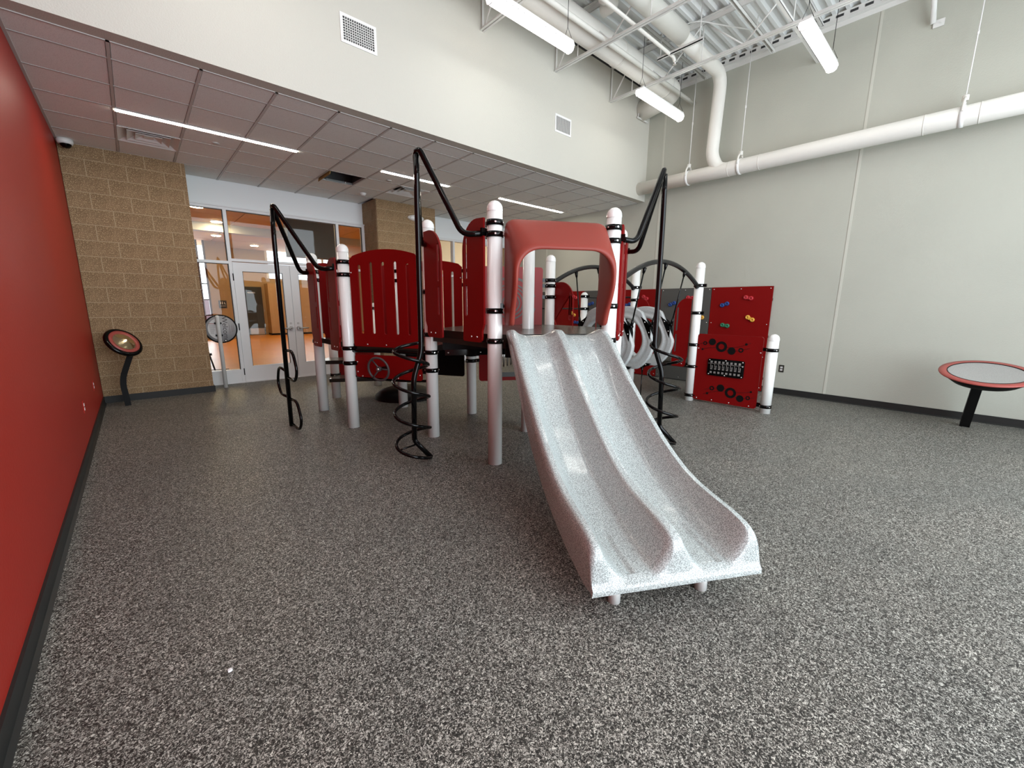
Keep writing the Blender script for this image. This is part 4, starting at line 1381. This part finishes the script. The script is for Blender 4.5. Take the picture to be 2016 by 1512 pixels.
spiral_climber(P5, P1, 'black spiral climber at the open deck edge left of the slide', math.radians(-30.4))
spiral_climber(P10, P11, 'black spiral climber right of the slide', math.radians(-64))

def pod_climber(A, B, label):
    fr, L = climber_frame(A, B)
    m = L / 2
    zt = 2.435
    o = MB().tube([fr.p(m, zt - 0.045, 0.52), fr.p(m, zt - 0.35, 0.527), fr.p(m, 0.0, 0.535)], 0.0240, 14).build('pod_climber', 'black', play, label=label)
    MB().tube(fillet([fr.p(m - 0.45, 1.785, 0.075), fr.p(m - 0.335, 1.770, 0.20), fr.p(m - 0.035, zt - 0.01, 0.51), fr.p(m + 0.035, zt - 0.01, 0.51), fr.p(m + 0.335, 1.770, 0.20), fr.p(m + 0.45, 1.785, 0.075)], [0.12, 0.05, 0.05, 0.12], 8), 0.0240, 14).build('arm', 'black', o)
    for sg in (-1, 1):
        MB().obox(fr.p(m + sg * 0.465, 1.80, 0.07), fr.U, fr.V, fr.W, 0.010, 0.030, 0.028).build('mount_bracket', 'black', o)
    for s, z0, z1 in ((1, 0.575, 0.885), (-1, 0.33, 0.645), (1, 0.03, 0.33)):
        pts = [fr.p(m, z1, 0.535), fr.p(m + s * 0.33, z1 + 0.02, 0.535), fr.p(m + s * 0.45, (z0 + z1) / 2 - 0.03, 0.535), fr.p(m + s * 0.34, z0 - 0.005, 0.535), fr.p(m, z0 + 0.01, 0.535)]
        MB().tube(fillet(pts, [0.10, 0.14, 0.08], 8), 0.0155, 12).build('step_loop', 'black', o)
    return o
pod_climber(P3, P2, 'black climber with alternating step loops at the left end')

# ---- double slide
Mid = (P1 + P10) / 2
e_l = Vector((.9, -.52, 0)).normalized()
e_s = Vector((-.52, -.9, 0)).normalized()
M0 = Vector((Mid.x, Mid.y, 0))
def SP(s, l, z):
    return M0 + e_s * s + e_l * l + Vector((0, 0, z))
BED = [(0.06, 1.152), (0.12, 1.140), (0.22, 1.095), (0.40, 0.950), (0.60, 0.775), (0.85, 0.580), (1.07, 0.445), (1.22, 0.370), (1.36, 0.318), (1.55, 0.262), (1.70, 0.230), (1.85, 0.210), (1.95, 0.203), (2.01, 0.198)]
RAIL = [(0.06, 1.195), (0.12, 1.205), (0.18, 1.195), (0.30, 1.130), (0.40, 1.060), (0.70, 0.845), (1.00, 0.655), (1.15, 0.565), (1.30, 0.492), (1.42, 0.445), (1.55, 0.412), (1.70, 0.394), (1.82, 0.382), (1.89, 0.368), (1.925, 0.356), (1.952, 0.336), (1.970, 0.300), (1.981, 0.245), (1.990, 0.20), (2.01, 0.198)]
HW = 0.430
def rail_prof(l):
    a = min(abs(l), abs(abs(l) - 0.405))
    if abs(l) > 0.405:
        a = 0
        return 1 - 0.22 * ((abs(l) - 0.405) / 0.025) ** 2
    top = 0.026
    wd = 0.115 if abs(l) > 0.2 else 0.105
    t = max(0.0, (a - top)) / wd
    return max(0.0, 1 - t) ** 1.5 if t < 1 else 0.0
ls = []
l = -HW
while l < HW + 1e-6:
    ls.append(l)
    l += HW * 2 / 88
ss = [0.06 + 0.02 * k for k in range(90)] + [1.85 + 0.0062 * k for k in range(26)]
def zsurf(s, l):
    b = smooth_tab(BED, s, 0.06)
    r = smooth_tab(RAIL, s, 0.03 if s < 1.8 else 0.008)
    z = b + max(0, r - b) * rail_prof(l)
    for g in (-0.225, 0.225):                      # drain groove pressed in each lane
        if 1.66 < s < 1.95 and abs(l - g) < 0.010:
            z -= 0.011
    if s > 1.94:                                   # rounded lip
        z -= 0.026 * ((s - 1.94) / 0.065) ** 2.2
    return z
vs, fs = [], []
for s in ss:
    for l in ls:
        vs.append(SP(s, l, zsurf(s, l)))
NL = len(ls)
for i in range(len(ss) - 1):
    for j in range(NL - 1):
        fs.append((i * NL + j, i * NL + j + 1, (i + 1) * NL + j + 1, (i + 1) * NL + j))
# side walls, underside and front
def zbot(s):
    return smooth_tab(BED, s, 0.06) - lerp_tab([(0.06, 0.02), (0.2, 0.10), (1.9, 0.075), (2.01, 0.052)], s)
base = len(vs)
for s in ss:
    vs.append(SP(s, -HW - 0.004, zsurf(s, -HW) - 0.03)); vs.append(SP(s, -HW + 0.004, zbot(s)))
    vs.append(SP(s, HW - 0.004, zbot(s))); vs.append(SP(s, HW + 0.004, zsurf(s, HW) - 0.03))
for i in range(len(ss) - 1):
    a, b = base + 4 * i, base + 4 * (i + 1)
    fs += [(i * NL, (i + 1) * NL, b, a), (a, b, b + 1, a + 1), (a + 1, b + 1, b + 2, a + 2), (a + 2, b + 2, b + 3, a + 3), (a + 3, b + 3, (i + 1) * NL + NL - 1, i * NL + NL - 1)]
for i in (0, len(ss) - 1):
    a = base + 4 * i
    fs.append(tuple([a, a + 1, a + 2, a + 3] + [i * NL + j for j in range(NL - 1, -1, -1)]))
sl = MB().add(vs, fs, 0, True).build('double_slide', 'slide', play, label='grey speckled double slide with two lanes')
md = sl.modifiers.new('edge', 'EDGE_SPLIT'); md.split_angle = math.radians(50)
for l in (-0.256, 0.216):
    p = SP(1.868, l, 0)
    MB().cyl(p, p + Vector((0, 0, 0.15)), 0.030, n=18).build('slide_foot', 'post', sl)
mb = MB()
mb.obox(SP(0.02, 0, 1.02), e_l, Vector((0, 0, 1)), e_s, 0.43, 0.06, 0.02).build('slide_mount', 'black_matte', sl)

# ---- moulded hood above the slide entrance
def hood():
    NT = 40
    # arch parameter t: 0 left bottom .. 1 right bottom
    def arch(t, hw, zt, zb, r):
        hgt = zt - zb - r
        wid = 2 * (hw - r)
        arc = PI / 2 * r
        tot = 2 * hgt + 2 * arc + wid
        d = t * tot
        if d < hgt:
            return (-hw, zb + d)
        d -= hgt
        if d < arc:
            a = d / r
            return (-hw + r - r * cos(a), zt - r + r * sin(a))
        d -= arc
        if d < wid:
            return (-hw + r + d, zt)
        d -= wid
        if d < arc:
            a = d / r
            return (hw - r + r * sin(a), zt - r + r * cos(a))
        d -= arc
        return (hw, zt - r - d)
    rows = []
    #        s-forward, half width, top z, bottom z, radius
    for (s, hw, zt, zb, r) in ((-0.03, 0.428, 2.085, 1.245, 0.05), (0.02, 0.444, 2.092, 1.225, 0.055), (0.05, 0.446, 2.085, 1.22, 0.06), (0.17, 0.440, 1.985, 1.22, 0.13), (0.27, 0.432, 1.895, 1.225, 0.17), (0.31, 0.425, 1.862, 1.235, 0.185)):
        row = []
        for k in range(NT + 1):
            x, z = arch(k / NT, hw, zt, zb, r)
            # legs sweep back towards the post at the bottom
            q = xr_smooth((1.62 - z) / 0.42)
            ss_ = s if s < 0.06 else 0.05 + (s - 0.05) * (1 - 0.55 * q)
            bulge = 1 + 0.0 * q
            row.append(SP(ss_, x * bulge, z))
        rows.append(row)
    # rolled rim and inner skin
    inner = []
    for (s, hw, zt, zb, r) in ((0.325, 0.398, 1.832, 1.225, 0.185), (0.30, 0.380, 1.812, 1.225, 0.175), (0.15, 0.385, 1.90, 1.22, 0.13), (-0.02, 0.395, 2.02, 1.235, 0.06)):
        row = []
        for k in range(NT + 1):
            x, z = arch(k / NT, hw, zt, zb, r)
            q = xr_smooth((1.62 - z) / 0.42)
            ss_ = s if s < 0.06 else 0.05 + (s - 0.05) * (1 - 0.55 * q)
            row.append(SP(ss_, x, z))
        inner.append(row)
    allr = rows + inner
    vs = [p for r in allr for p in r]
    N = NT + 1
    m = len(allr)
    fs = []
    for i in range(m):
        i2 = (i + 1) % m
        for k in range(NT):
            fs.append((i * N + k, i * N + k + 1, i2 * N + k + 1, i2 * N + k))
    fs.append(tuple(i * N for i in range(m)))
    fs.append(tuple(i * N + NT for i in range(m))[::-1])
    o = MB().add(vs, fs, 0, True).build('slide_hood', 'red_core', play, label='faded red moulded hood over the slide entrance')
    sb = o.modifiers.new('round', 'SUBSURF')
    sb.levels = 1
    sb.render_levels = 1
    for sgn in (-1, 1):
        MB().cyl(SP(0.0, sgn * 0.425, 1.975), SP(0.0, sgn * 0.50, 1.975), 0.022, n=14).build('hood_peg', 'post', o)
        MB().cyl(SP(0.03, sgn * 0.415, 1.395), SP(0.03, sgn * 0.475, 1.395), 0.014, n=12).obox(SP(0.03, sgn * 0.478, 1.395), e_l, Vector((0, 0, 1)), e_s, 0.02, 0.022, 0.02).build('hood_bracket', 'black', o)
hood()

# ---- low black dome under the lower deck
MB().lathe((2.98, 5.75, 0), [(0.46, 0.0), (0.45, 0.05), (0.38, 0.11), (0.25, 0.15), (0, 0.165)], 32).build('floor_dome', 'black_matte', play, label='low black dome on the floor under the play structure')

# ================================================================== climbing wall on the right wall
cw = thing('climbing_wall', (XR, 5, 0), 'red and grey panelled climbing wall with small coloured holds along the grey right wall', 'climbing wall')
ce = [2.245, 3.215, 4.175, 5.115, 6.055, 7.0, 7.9]
for k, (a, b) in enumerate(zip(ce, ce[1:])):
    o = MB().box(XR - 0.036, XR - 0.014, a + 0.003, b - 0.003, 0.012, 1.735).build('climbing_panel', 'red' if k % 2 == 0 else 'climb_gray', cw, label='red climbing panel' if k % 2 == 0 else 'grey climbing panel')
    for y in (a + 0.04, (a + b) / 2, b - 0.04):
        for z in (0.06, 1.70):
            bolt((XR - 0.036, y, z), (-1, 0, 0), o)
    for y in (a + 0.04, b - 0.04):
        bolt((XR - 0.036, y, 1.12), (-1, 0, 0), o)
        bolt((XR - 0.036, y, 0.58), (-1, 0, 0), o)
mb = MB()
for z in (0.2, 0.9, 1.5):
    mb.box(XR - 0.014, XR - 0.0005, ce[0], ce[-1], z, z + 0.04)
mb.build('mount_batten', 'black_matte', cw)
def hold(y, z, c, ang):
    mb = MB()
    d = Vector((0, cos(ang), sin(ang)))
    x = XR - 0.036
    for s in (-1, 1):
        c0 = Vector((x, y, z)) + d * 0.042 * s
        mb.lathe(c0, [(0.036, 0.0), (0.037, 0.014), (0.030, 0.030), (0.017, 0.034), (0.012, 0.018), (0.0, 0.016)], 16, 0, axis=(-1, 0, 0))
    mb.obox(Vector((x - 0.012, y, z)), d, Vector((1, 0, 0)).cross(d), (1, 0, 0), 0.035, 0.024, 0.012)
    mb.build('climbing_hold', 'hold_' + c, cw, label=c + ' figure-eight climbing hold')
for y, z, c, a in ((2.60, 1.55, 'red', 0.2), (2.97, 1.44, 'blue', -0.35), (2.54, 1.21, 'yellow', 0.5), (2.93, 1.08, 'green', 0.15), (4.51, 1.57, 'red', 0.5),
                   (3.93, 1.45, 'blue', -0.4), (3.59, 1.56, 'red', 0.1), (4.90, 1.43, 'blue', -0.3), (5.85, 1.45, 'blue', -0.3), (6.35, 1.21, 'yellow', 0.6),
                   (6.32, 1.60, 'red', 0.4), (3.38, 1.22, 'yellow', 0.3), (6.25, 1.02, 'blue', 0.1), (2.75, 0.62, 'blue', 0.4), (4.6, 1.0, 'yellow', 0.2),
                   (5.4, 0.8, 'green', 0.1), (3.7, 0.85, 'yellow', 0.0), (4.35, 0.6, 'red', 0.3)):
    hold(y, z, c, a)

# ================================================================== sensory dishes
def dish_frame(n):
    n = Vector(n).normalized()
    return n
# black dish with polished cone by the left pier
ld_ = thing('mirror_dish', (-0.22, 7.70, 0), 'black and red round dish with polished cone on curved black post by block pier', 'dish')
c = Vector((-0.165, 7.62, 0.875)); n = Vector((0.52, -0.62, 0.58)).normalized()
MB().lathe(c, [(0.0, -0.05), (0.10, -0.05), (0.19, -0.035), (0.215, -0.010), (0.215, 0.012), (0.20, 0.026), (0.175, 0.028), (0.165, 0.02), (0.0, 0.018)], 40, axis=n).build('dish_body', 'black', ld_)
MB().lathe(c, [(0.172, 0.022), (0.172, 0.031), (0.130, 0.031), (0.126, 0.022)], 40, axis=n).build('red_ring', 'dish_red', ld_)
MB().lathe(c, [(0.132, 0.024), (0.120, 0.024), (0.0, 0.075)], 40, axis=n, smooth=True).build('polished_cone', 'brass', ld_)
P = fillet([(-0.225, 7.72, 0.0), (-0.245, 7.72, 0.36), (-0.155, 7.70, 0.60), (-0.095, 7.68, 0.76)], [0.25, 0.2], 8)
MB().cyl((-0.10, 7.68, 0.75), tuple(c - n * 0.03 + Vector((0.02, 0, -0.03))), 0.035, n=14).build('neck', 'black_matte', ld_)
mb = MB()
for a, b in zip(P, P[1:]):
    mb.bar(a, Vector(b) + (Vector(b) - Vector(a)).normalized() * 0.004, 0.065, 0.05, upv=(0, 1, 0))
mb.build('curved_post', 'black_matte', ld_)

rd = thing('sand_table', (7.40, -0.09, 0), 'wide round red-rimmed grey dish on a slanted black leg at the right wall', 'table')
c = Vector((6.90, -0.165, 0.70)); n = Vector((-0.26, -0.02, 0.965)).normalized()
MB().lathe(c, [(0.375, -0.006), (0.378, 0.0), (0.375, 0.008), (0.312, 0.010), (0.305, 0.004)], 56, axis=n).build('red_rim', 'dish_red', rd)
MB().lathe(c, [(0.306, 0.0045), (0.303, 0.0045), (0.2, -0.004), (0, -0.008)], 56, axis=n).build('drumhead', 'dish_gray', rd)
MB().lathe(c, [(0.309, 0.0115), (0.303, 0.0115), (0.303, 0.004)], 56, axis=n).build('black_gasket', 'black_matte', rd)
MB().lathe(c, [(0.335, -0.004), (0.32, -0.045), (0.26, -0.10), (0.16, -0.135), (0, -0.145)], 48, axis=n).build('bowl', 'black_matte', rd)
mb = MB().bar((7.33, -0.09, 0.0), (c.x + 0.16, -0.125, 0.60), 0.12, 0.085, upv=(0, 1, 0))
mb.build('slanted_leg', 'black_matte', rd)
bolt((7.11, -0.14, 0.42), (-0.6, 0, 0.3), rd)

# ================================================================== welcome sign
ws = thing('welcome_sign', (1.0, 8.35, 0), 'round grey welcome sign on a slim white post before the storefront glass', 'sign')
MB().cyl((1.000, 8.35, 0), (1.000, 8.35, 1.185), 0.030, n=18).lathe((1.0, 8.35, 1.185), [(0.030, 0), (0.028, 0.012), (0.015, 0.022), (0, 0.025)], 18).build('post', 'post', ws)
cs = Vector((1.035, 8.395, 0.985))
MB().lathe(cs, [(0, -0.012), (0.222, -0.012), (0.236, -0.006), (0.236, 0.006), (0.222, 0.010), (0, 0.010)], 48, axis=(0, -1, 0)).build('disc_rim', 'black_matte', ws)
MB().lathe(cs, [(0.214, 0.010), (0.214, 0.0125), (0, 0.0125)], 48, axis=(0, -1, 0)).build('sign_face', 'sign_gray', ws)
# left lighter half
pts = [(cs.x + 0.18 * cos(a), cs.y - 0.0135, cs.z + 0.18 * sin(a)) for a in [math.radians(100 + 160 * k / 20) for k in range(21)]]
MB().add(pts + [(p[0], p[1] + 0.002, p[2]) for p in pts], [tuple(range(21)), tuple(range(41, 20, -1))]).build('light_panel', 'sign_light', ws)
mb = MB(); mr = MB()
yf = cs.y - 0.0145
mr.box(cs.x - 0.155, cs.x - 0.075, yf - 0.001, yf, cs.z + 0.085, cs.z + 0.093)
for k in range(9):
    z = cs.z + 0.06 - 0.017 * k
    wdt = 0.085 - 0.004 * k
    mb.box(cs.x - 0.16 + 0.002 * k, cs.x - 0.16 + wdt + 0.004 * (k % 3), yf - 0.001, yf, z, z + 0.005)
mb2 = MB()
for k in range(7):
    x = cs.x + 0.115 + 0.010 * k
    if k in (2,):
        continue
    h = 0.10 - 0.006 * k
    mb2.box(x, x + 0.004, cs.y - 0.0135, cs.y - 0.0125, cs.z - h + 0.02, cs.z + h - 0.03 * (k % 2))
mb.build('text_lines', 'ink_faint', ws)
mb2.build('text_lines', 'ink_faint', ws)
mr.build('red_line', 'ink_red', ws)
tc_ = bpy.data.curves.new('welcome_text', 'FONT')
tc_.body = 'Welcome'
tc_.size = 0.105
tc_.extrude = 0.0008
tc_.align_x = 'CENTER'
tc_.align_y = 'CENTER'
to = bpy.data.objects.new('lettering_tmp', tc_)
me = bpy.data.meshes.new_from_object(to)
bpy.data.objects.remove(to)
me.materials.clear(); me.materials.append(M['ink'])
lt = bpy.data.objects.new('lettering', me)
place(lt, (cs.x + 0.060, cs.y - 0.0138, cs.z - 0.005), ws)
# text reads downwards: local x -> -z, local y -> +x, facing -y
lt.rotation_euler = Matrix(((0, 1, 0), (0, 0, -1), (-1, 0, 0))).to_euler()
for dx, dz in ((-0.075, 0.20), (0.06, 0.205), (-0.055, -0.195), (0.05, -0.2)):
    bolt((cs.x + dx, cs.y - 0.011, cs.z + dz), (0, -1, 0), ws)
MB().obox((1.0, 8.375, 1.08), (1, 0, 0), (0, 0, 1), (0, 1, 0), 0.05, 0.015, 0.012).obox((1.0, 8.375, 0.88), (1, 0, 0), (0, 0, 1), (0, 1, 0), 0.05, 0.015, 0.012).build('mount_bracket', 'black_matte', ws)

# ================================================================== outlets
def outlet(p, nx, lb, plate, face):
    x, y, z = p
    t = thing('power_outlet', p, lb, 'outlet', 'wall power outlets')
    s = nx
    MB().box(min(x, x + s * 0.006), max(x, x + s * 0.006), y - 0.036, y + 0.036, z - 0.058, z + 0.058).build('cover_plate', plate, t)
    for dz in (-0.02, 0.02):
        MB().box(min(x + s * 0.006, x + s * 0.009), max(x + s * 0.006, x + s * 0.009), y - 0.017, y + 0.017, z + dz - 0.014, z + dz + 0.014).build('socket', face, t)
outlet((XR - 0.0005, 2.00, 0.42), -1, 'dark power outlet on the grey right wall beside the music panel', 'outlet', 'sign_light')
outlet((XL + 0.0005, 6.94, 0.428), 1, 'power outlet on the red wall farther back, near the block pier', 'red_wall', 'metal_white')
outlet((XL + 0.0005, 5.61, 0.417), 1, 'power outlet on the red wall nearer the front', 'red_wall', 'metal_white')

# white crumb on the floor
mb = MB()
for k in range(5):
    a = k * 1.3
    mb.box(0.0 + 0.004 * cos(a) - 0.004, 0.004 * cos(a) + 0.004, 0.005 * sin(a) - 0.003, 0.005 * sin(a) + 0.004, 0.0, 0.004 + 0.001 * k)
cr = mb.build('paper_crumb', 'crumb', centre=(0, 0, 0))
cr.location = (0.105, 1.735, 0.001)
tag(cr, 'tiny white crumb lying on the speckled floor at lower left', 'crumb')
